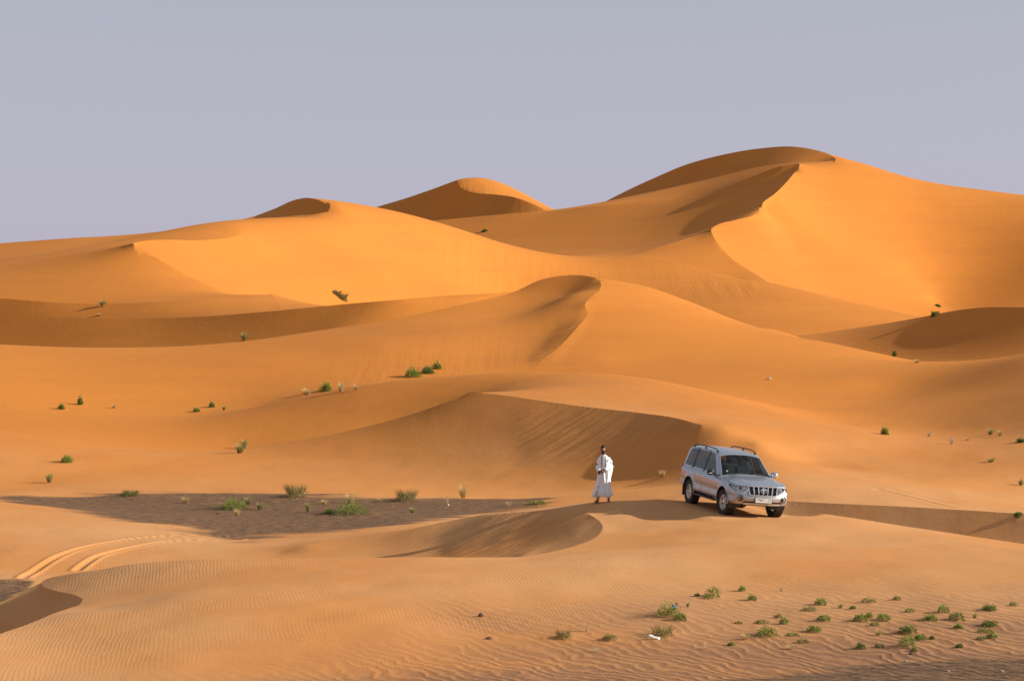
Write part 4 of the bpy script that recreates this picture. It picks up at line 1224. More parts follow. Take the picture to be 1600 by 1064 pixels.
    for u in (1.395, -1.395):
        for s in (-1, 1):
            w = empty('wheel', (u, s * 0.79, 0.372)); w.parent = root
            w.rotation_euler = (0, 0.35 * s, (0 if s > 0 else math.pi) + (R(4) if u > 0 else 0))
            for nm, me_ in (('tyre', tyre_me), ('rim', rim_me), ('spokes', spoke_me), ('hub_cap', hub_me), ('brake_disc', disc_me)):
                o = bpy.data.objects.new(nm, me_); COL.objects.link(o); o.parent = w
            # dark liner of the wheel arch and its lip
            n = 24
            vs, fs = [], []
            for q in range(n + 1):
                a = math.pi * (-0.10 + 1.20 * q / n)
                x, z = u + 0.462 * math.cos(a), 0.40 + 0.462 * math.sin(a)
                vs += [(x, s * 0.40, z), (x, s * 0.915, z)]
            fs += [(2*q, 2*q+1, 2*q+3, 2*q+2) for q in range(n)]
            cen = len(vs); vs.append((u, s * 0.40, 0.40))
            fs += [(2*q, 2*q+2, cen) for q in range(n)]
            MB().add(vs, fs).build('wheel_arch_liner', BLACKP, root)
            MB().tube([(u + 0.457 * math.cos(a), s * 0.942, 0.40 + 0.457 * math.sin(a)) for a in np.linspace(-0.05, math.pi + 0.05, 28)], 0.016, 6).build('wheel_arch_lip', PAINT, root)
        if u < 0:
            for s in (-1, 1):
                MB().box((u - 0.47, s * 0.80, 0.36), (0.02, 0.27, 0.30)).build('mud_flap', BLACKP, root)
    # cabin: floor, dashboard, wheel, seats
    MB().box((-0.7, 0, 0.50), (3.2, 1.55, 0.06)).build('cabin_floor', DARKIN, root)
    dash = MB().box((0.72, 0, 0.98), (0.50, 1.56, 0.30)).build('dashboard', DARKIN, root, bevel=0.06)
    MB().tube([(0.33 + 0.10 * math.sin(q), -0.0 + 0.38 + 0.18 * math.cos(q), 1.02 + 0.165 * math.sin(q)) for q in np.linspace(0, 2*math.pi, 25)], 0.016, 8, cap=False).build('steering_wheel', BLACKP, root)
    def seat(u, v, wd, nm):
        st = MB().box((u, v, 0.72), (0.50, wd, 0.18)).build(nm, SEATM, root, bevel=0.06)
        MB().box((u - 0.30, v, 1.02), (0.16, wd, 0.62), Matrix.Rotation(-0.22, 3, 'Y')).build('backrest', SEATM, st, bevel=0.06)
        return st
    for v in (-0.38, 0.38):
        st = seat(0.02, v, 0.50, 'front_seat')
        MB().box((-0.37, v, 1.42), (0.09, 0.27, 0.17)).build('headrest', SEATM, st, bevel=0.03)
    st = seat(-0.88, 0, 1.38, 'rear_bench')
    for v in (-0.45, 0.45): MB().box((-1.27, v, 1.40), (0.09, 0.26, 0.16)).build('headrest', SEATM, st, bevel=0.03)
    MB().box((0.30, 0, 1.60), (0.03, 0.22, 0.06)).build('rear_view_mirror', BLACKP, root, bevel=0.01)
    MB().lathe([(0, 0.0), (0, 0.035), (0.003, 0.035), (0.003, 0.0)], 'X', 16, (0.815, -0.60, 1.245)).build('windscreen_sticker', simple_mat('sticker', (0.62, 0.66, 0.42), 0.5), root)
    for a, b in ((-0.58, 0.10), (-0.02, 0.60)):
        MB().tube([(0.985, a, 1.175), (0.955, (a+b)/2, 1.205), (0.935, b, 1.215)], 0.009, 6).build('wiper', BLACKP, root)
    # rear lamps
    for s in (-1, 1):
        MB().box((-2.30, s * 0.825, 0.98), (0.14, 0.09, 0.30)).build('tail_lamp', REDL, root, bevel=0.02)
    M = Matrix.Identity(4)
    for r_ in range(3):
        M[r_][0], M[r_][1], M[r_][2] = CAR_F[r_], CAR_L[r_], CAR_U[r_]
    M.translation = CAR_O
    root.matrix_world = M
    return root
CAR = make_car()

# ------------------------------------------------------------------ the man in the white robe
def ellipsoid(mb, c, r, n=14, m=10, rot=None):
    vs, fs = [], []
    c = Vector(c)
    for i in range(m + 1):
        th = math.pi * i / m
        for j in range(n):
            ph = 2*math.pi*j/n
            p = Vector((r[0]*math.sin(th)*math.cos(ph), r[1]*math.sin(th)*math.sin(ph), r[2]*math.cos(th)))
            if rot is not None: p = rot @ p
            vs.append(c + p)
    for i in range(m):
        for j in range(n):
            fs.append((i*n+j, (i+1)*n+j, (i+1)*n+(j+1) % n, i*n+(j+1) % n))
    mb.add(vs, fs)

def limb(mb, pts, rads, n=12):
    """capsule chain with rounded joints"""
    pts = [Vector(p) for p in pts]
    for p, r in zip(pts, rads): ellipsoid(mb, p, (r, r, r), 10, 8)
    mb.tube(pts, list(rads), n)

def remeshed(mb, name, voxel, smooth=4):
    me_ = mb.mesh(name, smooth=True)
    tmp = bpy.data.objects.new(name, me_); COL.objects.link(tmp)
    r_ = tmp.modifiers.new('remesh', 'REMESH'); r_.mode = 'VOXEL'; r_.voxel_size = voxel; r_.use_smooth_shade = True
    if smooth:
        s_ = tmp.modifiers.new('smooth', 'SMOOTH'); s_.factor = 0.5; s_.iterations = smooth
    bpy.context.view_layer.update()
    out = bpy.data.meshes.new_from_object(tmp.evaluated_get(bpy.context.evaluated_depsgraph_get()))
    bpy.data.objects.remove(tmp)
    out.name = name
    for p in out.polygons: p.use_smooth = True
    return out

def add_hand(mb, wrist, f, n, s, curls):
    """f to the fingers, n out of the palm, s to the thumb side"""
    w = Vector(wrist); f, n, s = Vector(f).normalized(), Vector(n).normalized(), Vector(s).normalized()
    rot = Matrix((s, f, n)).transposed()
    ellipsoid(mb, w + f * 0.045, (0.042, 0.055, 0.017), 12, 8, rot)
    for k, (o, ln) in enumerate(((0.030, 0.074), (0.010, 0.082), (-0.011, 0.076), (-0.031, 0.060))):
        p = w + f * 0.090 + s * o
        a = 0.0
        pts, rad = [p - f * 0.03], [0.0095]
        for q, part in enumerate((0.45, 0.32, 0.23)):
            a += curls[k] * (0.9, 1.1, 0.8)[q]
            pts.append(pts[-1] + (f * math.cos(a) + n * math.sin(a)) * (ln * part + (0.03 if q == 0 else 0)))
            rad.append(0.0092 - 0.0009 * q)
        limb(mb, pts, rad, 8)
    t = w + f * 0.028 + s * 0.034
    limb(mb, [t, t + (s * 0.8 + f * 0.6 + n * 0.3).normalized() * 0.034, t + (s * 0.8 + f * 0.6 + n * 0.3).normalized() * 0.034 + (f * 0.9 + n * 0.55).normalized() * 0.030], [0.012, 0.0105, 0.0085], 8)

def make_person():
    root = empty('person')
    tag(root, 'man in a long white robe with embroidered chest walking on the dune crest, hands joined', 'person')
    skin = simple_mat('brown_skin', (0.270, 0.130, 0.074), 0.55, noise=0.15, scale=18)
    hairm = simple_mat('black_hair', (0.012, 0.009, 0.008), 0.75, noise=0.5, scale=60)
    # ---- body, one continuous surface
    mb = MB()
    head = Vector((-0.012, -0.012, 1.685))
    ellipsoid(mb, head, (0.074, 0.095, 0.108), 18, 14)
    ellipsoid(mb, head + Vector((0, -0.030, -0.062)), (0.056, 0.062, 0.060), 16, 12)          # jaw
    ellipsoid(mb, head + Vector((0, -0.088, -0.012)), (0.052, 0.016, 0.036), 12, 8)            # cheeks
    ellipsoid(mb, head + Vector((0, -0.083, 0.030)), (0.050, 0.016, 0.011), 12, 8)             # brow
    limb(mb, [head + Vector((0, -0.095, 0.018)), head + Vector((0, -0.112, -0.018))], [0.009, 0.014], 8)   # nose
    ellipsoid(mb, head + Vector((0, -0.092, -0.055)), (0.024, 0.012, 0.009), 10, 8)            # mouth
    for s in (-1, 1):
        ellipsoid(mb, head + Vector((s * 0.076, 0.010, -0.005)), (0.010, 0.020, 0.032), 8, 8)  # ears
        ellipsoid(mb, head + Vector((s * 0.043, -0.075, -0.018)), (0.020, 0.018, 0.016), 8, 8)
    limb(mb, [(-0.006, 0.012, 1.47), (-0.012, 0.0, 1.62)], [0.062, 0.054], 14)                  # neck
    limb(mb, [(-0.125, 0.02, 1.365), (0.0, 0.02, 1.40), (0.125, 0.02, 1.365)], [0.040, 0.065, 0.040], 12)
    limb(mb, [(0, 0.02, 1.32), (0, 0.015, 1.20), (0, 0.02, 0.98)], [0.105, 0.110, 0.125], 16)
    # arms: elbows out, forearms brought together at the waist
    limb(mb, [(-0.140, 0.02, 1.355), (-0.185, 0.03, 1.11)], [0.046, 0.040], 12)
    limb(mb, [(-0.185, 0.03, 1.11), (-0.120, -0.205, 1.015)], [0.040, 0.027], 12)
    limb(mb, [(0.150, 0.02, 1.355), (0.205, 0.03, 1.13)], [0.046, 0.040], 12)
    limb(mb, [(0.205, 0.03, 1.13), (0.035, -0.205, 1.045)], [0.040, 0.027], 12)
    add_hand(mb, (-0.118, -0.210, 1.013), (0.75, -0.35, -0.25), (0.15, 0.75, -0.60), (0.1, -0.35, 0.9), (0.55, 0.6, 0.65, 0.7))
    add_hand(mb, (0.030, -0.212, 1.042), (-0.80, -0.40, -0.10), (-0.25, 0.60, -0.70), (-0.1, -0.45, 0.85), (0.45, 0.5, 0.55, 0.6))
    # legs: a short step, the foot on the left of the photo ahead
    limb(mb, [(-0.075, 0.01, 0.95), (-0.120, -0.10, 0.52), (-0.195, -0.10, 0.085)], [0.095, 0.062, 0.040], 12)
    limb(mb, [(0.075, 0.03, 0.95), (0.105, 0.03, 0.52), (0.145, 0.10, 0.090)], [0.095, 0.062, 0.040], 12)
    for ax, ay, dx in ((-0.195, -0.10, -0.45), (0.145, 0.10, 0.10)):
        d = Vector((dx, -1, 0)).normalized()
        sd = Vector((-d.y, d.x, 0))
        a = Vector((ax, ay, 0))
        limb(mb, [a + Vector((0, 0, 0.075)) - d * 0.045, a + Vector((0, 0, 0.055)) + d * 0.06, a + Vector((0, 0, 0.036)) + d * 0.14], [0.038, 0.040, 0.032], 10)
        for q in range(5):
            t = a + d * (0.165 - 0.012 * abs(q - 1)) + sd * (0.030 - 0.015 * q) + Vector((0, 0, 0.028))
            ellipsoid(mb, t, (0.011, 0.018, 0.010) if q else (0.014, 0.022, 0.012), 8, 6)
    body = link('body', remeshed(mb, 'body', 0.0065, 3), root, [skin])
    # ---- eyes, hair, beard
    for s in (-1, 1):
        e = MB(); ellipsoid(e, head + Vector((s * 0.031, -0.083, 0.010)), (0.012, 0.009, 0.007), 10, 8)
        eo = e.build('eye', simple_mat('eye_white', (0.55, 0.50, 0.46), 0.3), body)
        e = MB(); ellipsoid(e, head + Vector((s * 0.030, -0.0905, 0.010)), (0.005, 0.003, 0.005), 8, 6)
        e.build('iris', hairm, eo)
    def shell(centre, rad, keep, name, bumps, n=40, m=30):
        rng = random.Random(5)
        vs, fs = [], []
        for i in range(m + 1):
            th = math.pi * i / m
            for j in range(n):
                ph = 2*math.pi*j/n
                d = Vector((math.sin(th)*math.cos(ph), math.sin(th)*math.sin(ph), math.cos(th)))
                k = 1 + rng.uniform(-bumps, bumps)
                vs.append(centre + Vector((d.x*rad[0]*k, d.y*rad[1]*k, d.z*rad[2]*k)))
        for i in range(m):
            for j in range(n):
                f = (i*n+j, (i+1)*n+j, (i+1)*n+(j+1) % n, i*n+(j+1) % n)
                c = sum((vs[q] for q in f), Vector()) / 4 - head
                if keep(c): fs.append(f)
        used = sorted({q for f in fs for q in f}); mp = {q: k for k, q in enumerate(used)}
        o = MB().add([vs[q] for q in used], [tuple(mp[q] for q in f) for f in fs]).build(name, hairm, root)
        so = o.modifiers.new('solid', 'SOLIDIFY'); so.thickness = 0.012; so.offset = 0.3
        return o
    shell(head + Vector((0, 0.006, 0.008)), (0.083, 0.102, 0.116), lambda c: c.z > 0.058 - 0.0 * c.y or (c.y > -0.020 and c.z > -0.030) or (c.y > 0.03 and c.z > -0.07), 'hair', 0.035)
    shell(head + Vector((0, -0.031, -0.064)), (0.060, 0.068, 0.068), lambda c: (c.z < -0.062 and c.y < 0.02) or (abs(c.x) > 0.046 and c.z < -0.020 and c.y < 0.0), 'beard', 0.03)
    # ---- robe
    def robe_material():
        t = NT('white_robe_cloth')
        tc = t.n('ShaderNodeTexCoord').outputs['Object']
        sep = t.n('ShaderNodeSeparateXYZ', i_0=tc)
        x, y, z = sep.outputs
        nz = t.n('ShaderNodeTexNoise', i_Vector=tc, i_Scale=60.0, i_Detail=3.0).outputs[0]
        ax = t.math('ABSOLUTE', x)
        # embroidered plastron: two bands from the collar to the waist and a chest pocket
        band = t.math('MULTIPLY', t.ramp(ax, 0.030, 0.036), t.math('SUBTRACT', 1.0, t.ramp(ax, 0.076, 0.082)))
        zz = t.math('MULTIPLY', t.ramp(z, 1.12, 1.13), t.math('SUBTRACT', 1.0, t.ramp(z, 1.47, 1.48)))
        pk = t.math('MULTIPLY', t.math('MULTIPLY', t.ramp(x, 0.095, 0.10), t.math('SUBTRACT', 1.0, t.ramp(x, 0.150, 0.156))), t.math('MULTIPLY', t.ramp(z, 1.28, 1.285), t.math('SUBTRACT', 1.0, t.ramp(z, 1.375, 1.38))))
        front = t.math('LESS_THAN', y, -0.02)
        mask = t.math('MULTIPLY', t.math('MAXIMUM', t.math('MULTIPLY', band, zz), pk), front)
        mask = t.math('MULTIPLY', mask, t.math('MULTIPLY_ADD', t.ramp(nz, 0.40, 0.56), 0.65, 0.35))
        col = t.mix(mask, (0.82, 0.83, 0.87, 1), (0.17, 0.085, 0.060, 1))
        low = t.math('MULTIPLY', t.math('SUBTRACT', 1.0, t.ramp(z, 0.16, 0.40)), 0.25)
        col = t.mix(low, col, (0.55, 0.40, 0.28, 1))
        b = t.n('ShaderNodeBump', i_Strength=0.25, i_Distance=0.01, i_Height=t.n('ShaderNodeTexNoise', i_Vector=tc, i_Scale=14.0, i_Detail=4.0).outputs[0])
        t.principled(Base_Color=col, Roughness=0.85, Normal=b.outputs[0])
        return t.m
    mb = MB()
    tab = [(0.185,-0.060,-0.01,0.315,0.200),(0.30,-0.050,-0.01,0.290,0.190),(0.50,-0.030,-0.005,0.248,0.170),(0.80,-0.002,0.0,0.212,0.158),(1.00,0.008,0.0,0.200,0.160),(1.12,0.010,0.0,0.200,0.158),(1.25,0.010,0.005,0.200,0.148),(1.34,0.006,0.012,0.196,0.132),(1.42,0.0,0.015,0.160,0.112),(1.47,-0.004,0.015,0.110,0.094),(1.51,-0.006,0.012,0.074,0.076)]
    T = np.array(tab); n = 72
    vs, fs = [], []
    zs = np.concatenate([np.linspace(0.185, 1.36, 46), np.linspace(1.375, 1.51, 10)])
    for z in zs:
        cx, cy, a, b = (np.interp(z, T[:, 0], T[:, q]) for q in (1, 2, 3, 4))
        amp = 0.115 * max(0, (1.05 - z) / 0.85) ** 0.8 + 0.022 * (z < 1.38)
        for j in range(n):
            ph = 2*math.pi*j/n
            k = 1 + amp * (math.sin(7*ph + 1.5*z + 0.8) * 0.6 + 0.4 * math.sin(12*ph - 2.2*z) + 0.35 * math.sin(4*ph + 5.0*z))
            hem = 0.025 * math.sin(3*ph + 1) * max(0, (0.5 - z) / 0.32)
            vs.append((cx + a*k*math.cos(ph), cy + b*k*math.sin(ph), z + hem))
    for i in range(len(zs) - 1):
        fs += [(i*n+j, i*n+(j+1) % n, (i+1)*n+(j+1) % n, (i+1)*n+j) for j in range(n)]
    fs += [tuple(range(n - 1, -1, -1)), tuple((len(zs)-1)*n + j for j in range(n))]
    mb.add(vs, fs)
    limb(mb, [(-0.130, 0.02, 1.375), (-0.175, 0.02, 1.28), (-0.195, 0.035, 1.12), (-0.165, -0.07, 1.045), (-0.135, -0.165, 1.020)], [0.066, 0.062, 0.066, 0.070, 0.056], 16)
    limb(mb, [(0.140, 0.02, 1.375), (0.198, 0.02, 1.28), (0.222, 0.035, 1.13), (0.150, -0.08, 1.075), (0.070, -0.175, 1.050)], [0.070, 0.072, 0.078, 0.080, 0.060], 16)
    limb(mb, [(0.215, 0.03, 1.12), (0.205, 0.03, 0.98), (0.190, 0.03, 0.84), (0.18, 0.03, 0.70)], [0.072, 0.066, 0.046, 0.02], 12)      # hanging fold of the sleeve
    limb(mb, [(0.110, -0.10, 1.05), (0.125, -0.11, 0.90), (0.12, -0.13, 0.72)], [0.052, 0.036, 0.018], 10)
    limb(mb, [(0.000, -0.150, 1.06), (0.005, -0.162, 0.92), (0.02, -0.160, 0.76), (0.05, -0.16, 0.50)], [0.022, 0.028, 0.026, 0.014], 10)
    limb(mb, [(-0.10, -0.12, 0.90), (-0.19, -0.15, 0.55), (-0.27, -0.15, 0.26)], [0.022, 0.034, 0.036], 10)
    limb(mb, [(0.10, -0.13, 0.75), (0.11, -0.16, 0.45), (0.13, -0.17, 0.22)], [0.016, 0.028, 0.032], 10)
    limb(mb, [(-0.05, -0.14, 0.70), (-0.09, -0.17, 0.45), (-0.11, -0.185, 0.23)], [0.014, 0.022, 0.026], 10)
    link('robe', remeshed(mb, 'robe', 0.010, 2), root, [robe_material()])
    # ---- trousers showing under the hem, sandals
    tm = simple_mat('patterned_trouser', (0.50, 0.42, 0.28), 0.85, noise=0.45, scale=45)
    dk = simple_mat('trouser_painted_shade', (0.05, 0.032, 0.025), 0.85, noise=0.3, scale=30)  # same trousers: the rear leg's shade is painted in as a darker colour
    for (a, b), m_ in ((((-0.150, -0.10, 0.36), (-0.190, -0.10, 0.13)), tm), (((0.125, 0.075, 0.36), (0.142, 0.095, 0.15)), dk)):
        MB().tube([a, Vector(a).lerp(Vector(b), 0.6), b], [0.070, 0.064, 0.056], 14).build('trouser_leg', m_, root)
    for ax, ay, dx in ((-0.195, -0.10, -0.45), (0.145, 0.10, 0.10)):
        d = Vector((dx, -1, 0)).normalized(); sd = Vector((-d.y, d.x, 0)); a = Vector((ax, ay, 0))
        poly = [(-0.09, -0.036), (0.02, -0.040), (0.12, -0.048), (0.18, -0.035), (0.195, 0.0), (0.18, 0.030), (0.12, 0.040), (0.02, 0.036), (-0.09, 0.034), (-0.105, 0.0)]
        so = MB().prism(poly, 0.022, a + Vector((0, 0, 0.018)), d, sd, (0, 0, -1)).build('sandal', simple_mat('leather', (0.16, 0.085, 0.04), 0.7, noise=0.2), root, smooth=False)
        for t in (0.05, 0.12):
            MB().tube([a + d*t + sd*0.044 + Vector((0, 0, 0.02)), a + d*t + sd*0.026 + Vector((0, 0, 0.085 - 0.2*t)), a + d*t - sd*0.024 + Vector((0, 0, 0.085 - 0.2*t)), a + d*t - sd*0.044 + Vector((0, 0, 0.02))], 0.008, 6).build('strap', simple_mat('leather_strap', (0.10, 0.05, 0.025), 0.7), so)
    p = ground_at(943.5, 784.6, 70, 80)
    root.location = p - Vector((0, 0, 0.005))
    root.rotation_euler = (0, 0, R(-6))
    root.scale = (1.0, 1.0, 0.99)
    # ---- what he holds
    pm = MB()
    ellipsoid(pm, (-0.125, -0.270, 0.955), (0.044, 0.030, 0.062), 14, 10, Matrix.Rotation(0.4, 3, 'Y'))
    limb(pm, [(-0.105, -0.270, 1.010), (-0.07, -0.275, 1.028), (-0.045, -0.275, 1.020)], [0.010, 0.009, 0.008], 8)
    po = pm.build('dark_pouch', simple_mat('dark_leather', (0.020, 0.014, 0.012), 0.6), None)
    po.matrix_world = Matrix.Translation(root.location) @ Matrix.Rotation(R(-6), 4, 'Z')
    tag(po, 'small dark pouch held in the hands of the man in white', 'pouch')
    return root
MAN = make_person()

# ------------------------------------------------------------------ plants
def leaf_material(name, a, b, rough=0.7):
    t = NT(name)
    nz = t.n('ShaderNodeTexNoise', i_Scale=22.0, i_Detail=2.0, i_Vector=t.n('ShaderNodeTexCoord').outputs['Object']).outputs[0]
    info = t.n('ShaderNodeObjectInfo').outputs['Random']
    f = t.math('ADD', t.math('MULTIPLY', t.ramp(nz, 0.3, 0.7), 0.7), t.math('MULTIPLY', info, 0.3), clamp=True)
    col = t.mix(f, (*a, 1), (*b, 1))
    dif = t.n('ShaderNodeBsdfPrincipled', i_Base_Color=col, i_Roughness=rough)
    dif.inputs['Specular IOR Level'].default_value = 0.25
    tr = t.n('ShaderNodeBsdfTranslucent', i_Color=col)
    mx = t.n('ShaderNodeMixShader', i_0=0.38)
    t.t.links.new(dif.outputs[0], mx.inputs[1]); t.t.links.new(tr.outputs[0], mx.inputs[2])
    t.t.links.new(mx.outputs[0], t.out.inputs[0])
    return t.m
LEAF = {
 'b': leaf_material('leaf_green', (0.150, 0.205, 0.036), (0.320, 0.370, 0.075)),
 'd': leaf_material('leaf_dark_green', (0.100, 0.150, 0.034), (0.230, 0.275, 0.066)),
 'o': leaf_material('leaf_olive', (0.230, 0.215, 0.065), (0.420, 0.340, 0.140)),
 'g': leaf_material('leaf_grey_green', (0.300, 0.275, 0.095), (0.520, 0.450, 0.180)),
 'p': leaf_material('leaf_straw', (0.540, 0.380, 0.165), (0.740, 0.560, 0.285)),
 't': leaf_material('twig_bleached', (0.520, 0.360, 0.210), (0.720, 0.560, 0.390)),
 's': leaf_material('leaf_sprawling', (0.150, 0.190, 0.038), (0.300, 0.300, 0.085)),
}
STEM = simple_mat('plant_stem', (0.20, 0.12, 0.06), 0.85, noise=0.3, scale=40)
KINDN = {'b': ('green_bush', 'bush'), 'd': ('dark_bush', 'bush'), 'o': ('olive_bush', 'bush'), 'g': ('grass_tuft', 'grass'),
         'p': ('straw_tuft', 'grass'), 't': ('dry_twigs', 'dry plant'), 's': ('creeping_plant', 'plant')}

def make_plant(x, y, wpx, hpx, kind, label, seed):
    rng = random.Random(seed * 17 + 3)
    g = ground_at(x, y)
    px = g.y / FPX                                     # metres per photo pixel there
    W, H = wpx * px, max(hpx * px, 0.03)
    rad = W / 2
    depth = rad * (0.9 if kind in 'bdo' else 0.8)
    leaves, stems = MB(), MB()
    lsz = max(0.018, min(0.06, 0.9 * px * 1.25))       # a leaf is about a pixel and a half long
    def gz(dx, dy):
        return ground(g.x + dx, g.y + dy) - g.z
    def quad(p, d, wd, ln, up):
        s = d.cross(up)
        if s.length < 1e-4: s = Vector((1, 0, 0))
        s = s.normalized() * wd
        leaves.add([p - s * 0.35, p + d * ln * 0.5 - s, p + d * ln, p + d * ln * 0.5 + s, p + s * 0.35], [(0, 1, 2, 3, 4)])
    if kind in 'bdos':
        lobes = [(0, 0, 1.0)] if W < 0.35 else [(0, 0, 0.9)] + [(rng.uniform(-.55, .55) * rad, rng.uniform(-.4, .4) * depth, rng.uniform(.5, .8)) for _ in range(3)]
        n = int({'b': 620, 'd': 620, 'o': 420, 's': 300}[kind] * min(2.2, max(0.45, (W / 0.5) ** 0.7)))
        for _ in range(n):
            lx, ly, ls = rng.choice(lobes)
            th = rng.uniform(0, 2*math.pi)
            e = math.acos(rng.uniform(0.0, 1.0))
            rr = rng.uniform(0.55, 1.0) ** 0.5 * (1 + 0.22 * math.sin(3 * th + seed) + 0.12 * math.sin(7 * th + 2 * seed))
            q = Vector((math.sin(e) * math.cos(th) * rad * ls * rr, math.sin(e) * math.sin(th) * depth * ls * rr, math.cos(e) * H * ls * rr * rng.uniform(0.75, 1.15)))
            p = Vector((lx, ly, 0)) * (0.55 if ls < 0.85 else 1) + q
            p.z += gz(p.x, p.y) if abs(p.x) + abs(p.y) > 0.1 else 0
            p.z = max(p.z * 0.86, gz(p.x, p.y) + 0.008)
            d = (q.normalized() + Vector((rng.uniform(-.7, .7), rng.uniform(-.7, .7), rng.uniform(-.5, .6)))).normalized()
            quad(p, d, lsz * rng.uniform(0.42, 0.75), lsz * rng.uniform(0.9, 1.7), Vector((rng.uniform(-1, 1), rng.uniform(-1, 1), rng.uniform(-.3, 1))))
        if kind == 'o':
            for _ in range(n // 4):                    # dead stalks sticking out
                th = rng.uniform(0, 2*math.pi); k = rng.uniform(0.3, 1.0)
                a = Vector((math.cos(th) * rad * k * .7, math.sin(th) * depth * k * .7, H * .2))
                d = Vector((math.cos(th) * .5, math.sin(th) * .5, rng.uniform(.5, 1.2))).normalized()
                quad(a, d, lsz * 0.14, H * rng.uniform(.6, 1.1), Vector((0, 1, 0.2)))
        ns = 6 if W < 0.3 else 11
        for k in range(ns):
            th = 2*math.pi*k/ns + rng.uniform(-.3, .3)
            e = Vector((math.cos(th) * rad * .75, math.sin(th) * depth * .75, H * rng.uniform(.3, .8)))
            e.z += gz(e.x, e.y)
            stems.tube([(0, 0, -0.02), e * 0.5 + Vector((0, 0, H * 0.1)), e], [lsz * .22, lsz * .16, lsz * .08], 4)
    else:
        n = int({'g': 150, 'p': 130, 't': 46}[kind] * min(1.8, max(0.5, (W / 0.5) ** 0.6)))
        for _ in range(n):
            th = rng.uniform(0, 2*math.pi); k = rng.uniform(0.05, 1.0)
            b = Vector((math.cos(th) * rad * .22 * k, math.sin(th) * depth * .22 * k, 0)); b.z = gz(b.x, b.y) - 0.01
            ln = H * rng.uniform(0.65, 1.12)
            k2 = 0.25 + 0.85 * k
            tip = Vector((math.cos(th) * rad * k2, math.sin(th) * depth * k2, ln * (1.0 - 0.35 * k * rng.random())))
            tip.z = max(tip.z, gz(tip.x, tip.y) + 0.01)
            mid = b * 0.55 + tip * 0.45 + Vector((0, 0, ln * 0.10))
            s = Vector((math.sin(th), -math.cos(th), rng.uniform(-.3, .3))).normalized() * lsz * ({'g': .20, 'p': .20, 't': .13}[kind])
            s = (s + Vector((lsz * .1, 0, 0)))
            leaves.add([b - s, b + s, mid + s * .8, mid - s * .8, tip], [(0, 1, 2, 3), (3, 2, 4)])
            if kind == 't':
                for _q in range(3):
                    c = b.lerp(tip, rng.uniform(.4, .95))
                    d = Vector((rng.uniform(-1, 1), rng.uniform(-1, 1), rng.uniform(0, 1))).normalized()
                    quad(c, d, lsz * .16, lsz * rng.uniform(1, 2.2), Vector((0, 1, .3)))
        for k in range(5):
            th = 2*math.pi*k/5 + rng.uniform(-.4, .4)
            e = Vector((math.cos(th) * rad * .4, math.sin(th) * depth * .4, H * rng.uniform(.5, .9)))
            stems.tube([(0, 0, -0.02), e * 0.55, e], [lsz * .14, lsz * .11, lsz * .06], 4)
    nm, cat = KINDN[kind]
    root = empty(nm, g)
    tag(root, label, cat, {'b': 'green bushes on the sand', 'd': 'green bushes on the sand', 'o': 'olive bushes on the sand', 'g': 'grass tufts on the sand', 'p': 'grass tufts on the sand', 't': 'dry twigs on the sand', 's': 'creeping plants on the sand'}[kind])
    lo = leaves.build('foliage' if kind in 'bdos' else 'blades', LEAF[kind], root, smooth=False)
    lo['kind'] = 'stuff'
    so = stems.build('stems', STEM if kind in 'bdos' else LEAF[kind], root)
    so['kind'] = 'stuff'
    return root
for k_, row in enumerate(PLANTS):
    make_plant(*row, k_)

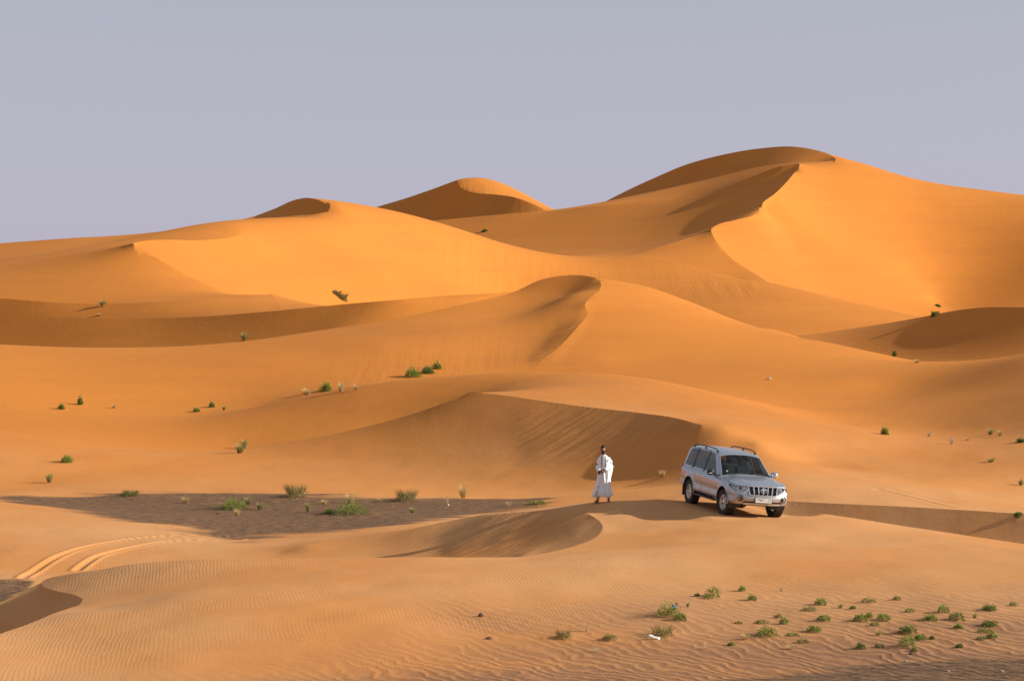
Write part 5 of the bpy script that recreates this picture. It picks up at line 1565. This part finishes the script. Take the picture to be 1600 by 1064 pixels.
# ------------------------------------------------------------------ litter and stones
def scrap():
    g = ground_at(1022, 999)
    px = g.y / FPX
    m = MB()
    n, w = 7, 0.055
    vs, fs = [], []
    for k in range(n):
        t = k / (n - 1)
        c = Vector(((t - 0.5) * 19 * px, -0.02 + 0.05 * t, 0.085 - 0.060 * t + 0.012 * math.sin(5 * t)))
        vs += [c + Vector((-0.01, -w * 0.5, -0.02)), c + Vector((0.0, 0.0, 0.022 + 0.008 * math.sin(9 * t))), c + Vector((0.012, w * 0.6, 0.0))]
    fs = [(k*3+q, (k+1)*3+q, (k+1)*3+q+1, k*3+q+1) for k in range(n - 1) for q in (0, 1)]
    o = m.add(vs, fs).build('plastic_scrap', simple_mat('white_plastic', (0.78, 0.77, 0.75), 0.5, noise=0.05))
    so = o.modifiers.new('thick', 'SOLIDIFY'); so.thickness = 0.006
    o.location = g
    tag(o, 'crumpled white scrap of plastic lying on the foreground sand', 'litter')
    g = ground_at(1054, 957)
    m = MB()
    rng = random.Random(4)
    for k in range(5):
        a = Vector((rng.uniform(-.05, .05), rng.uniform(-.06, .06), rng.uniform(.10, .20)))
        vs = [a + Vector((rng.uniform(-.07, .07), rng.uniform(-.05, .05), rng.uniform(-.06, .06))) for _ in range(6)]
        m.add(vs, [(0, 1, 2), (0, 2, 3), (0, 3, 4), (0, 4, 5)])
    o = m.build('plastic_bag', simple_mat('blue_plastic', (0.10, 0.22, 0.33), 0.4, noise=0.2, scale=9), smooth=False)
    o.location = g
    tag(o, 'torn blue plastic caught in the right side of the large foreground bush', 'litter')
def stone(x, y, w, h, col, label, seed):
    g = ground_at(x, y); px = g.y / FPX
    rng = random.Random(seed)
    m = MB(); ellipsoid(m, (0, 0, h * px * 0.3), (w * px / 2, w * px * 0.4, h * px * 0.6), 9, 7)
    m.v = [tuple(Vector(p) * rng.uniform(0.82, 1.15)) for p in m.v]
    o = m.build('stone', simple_mat('stone', col, 0.8, noise=0.3, scale=30), smooth=False)
    o.location = g
    tag(o, label, 'stone', 'stones on the sand')
for q_, a_ in enumerate([
    (751,963,9,6,(0.10,0.06,0.045),'dark angular stone alone on the foreground sand below the hollow'),
    (764,998,11,4,(0.12,0.075,0.055),'flat dark stone near the bottom, below the angular stone'),
    (1423,1022,6,4,(0.03,0.025,0.022),'small black stone at the bottom right, above the gravel'),
    (1202,593,7,4,(0.62,0.45,0.32),'pale stone on the bare slope right of the middle dune'),
    (1415,1034,6,3,(0.42,0.33,0.26),'tiny pale stone at the gravel edge bottom right'),
    (1481,1049,7,3,(0.38,0.30,0.24),'pale stone on the gravel bottom right, left of two'),
    (1565,1049,9,3,(0.38,0.30,0.24),'pale stone on the gravel bottom right, right of two'),
    (700,790,4,4,(0.62,0.55,0.48),'white stone on the gravel flat under the white twigs'),
    (340,803,4,2,(0.03,0.025,0.022),'small dark stone on the gravel flat left of the pinkish tuft'),
    ]):
    stone(*a_, q_ + 40)
scrap()
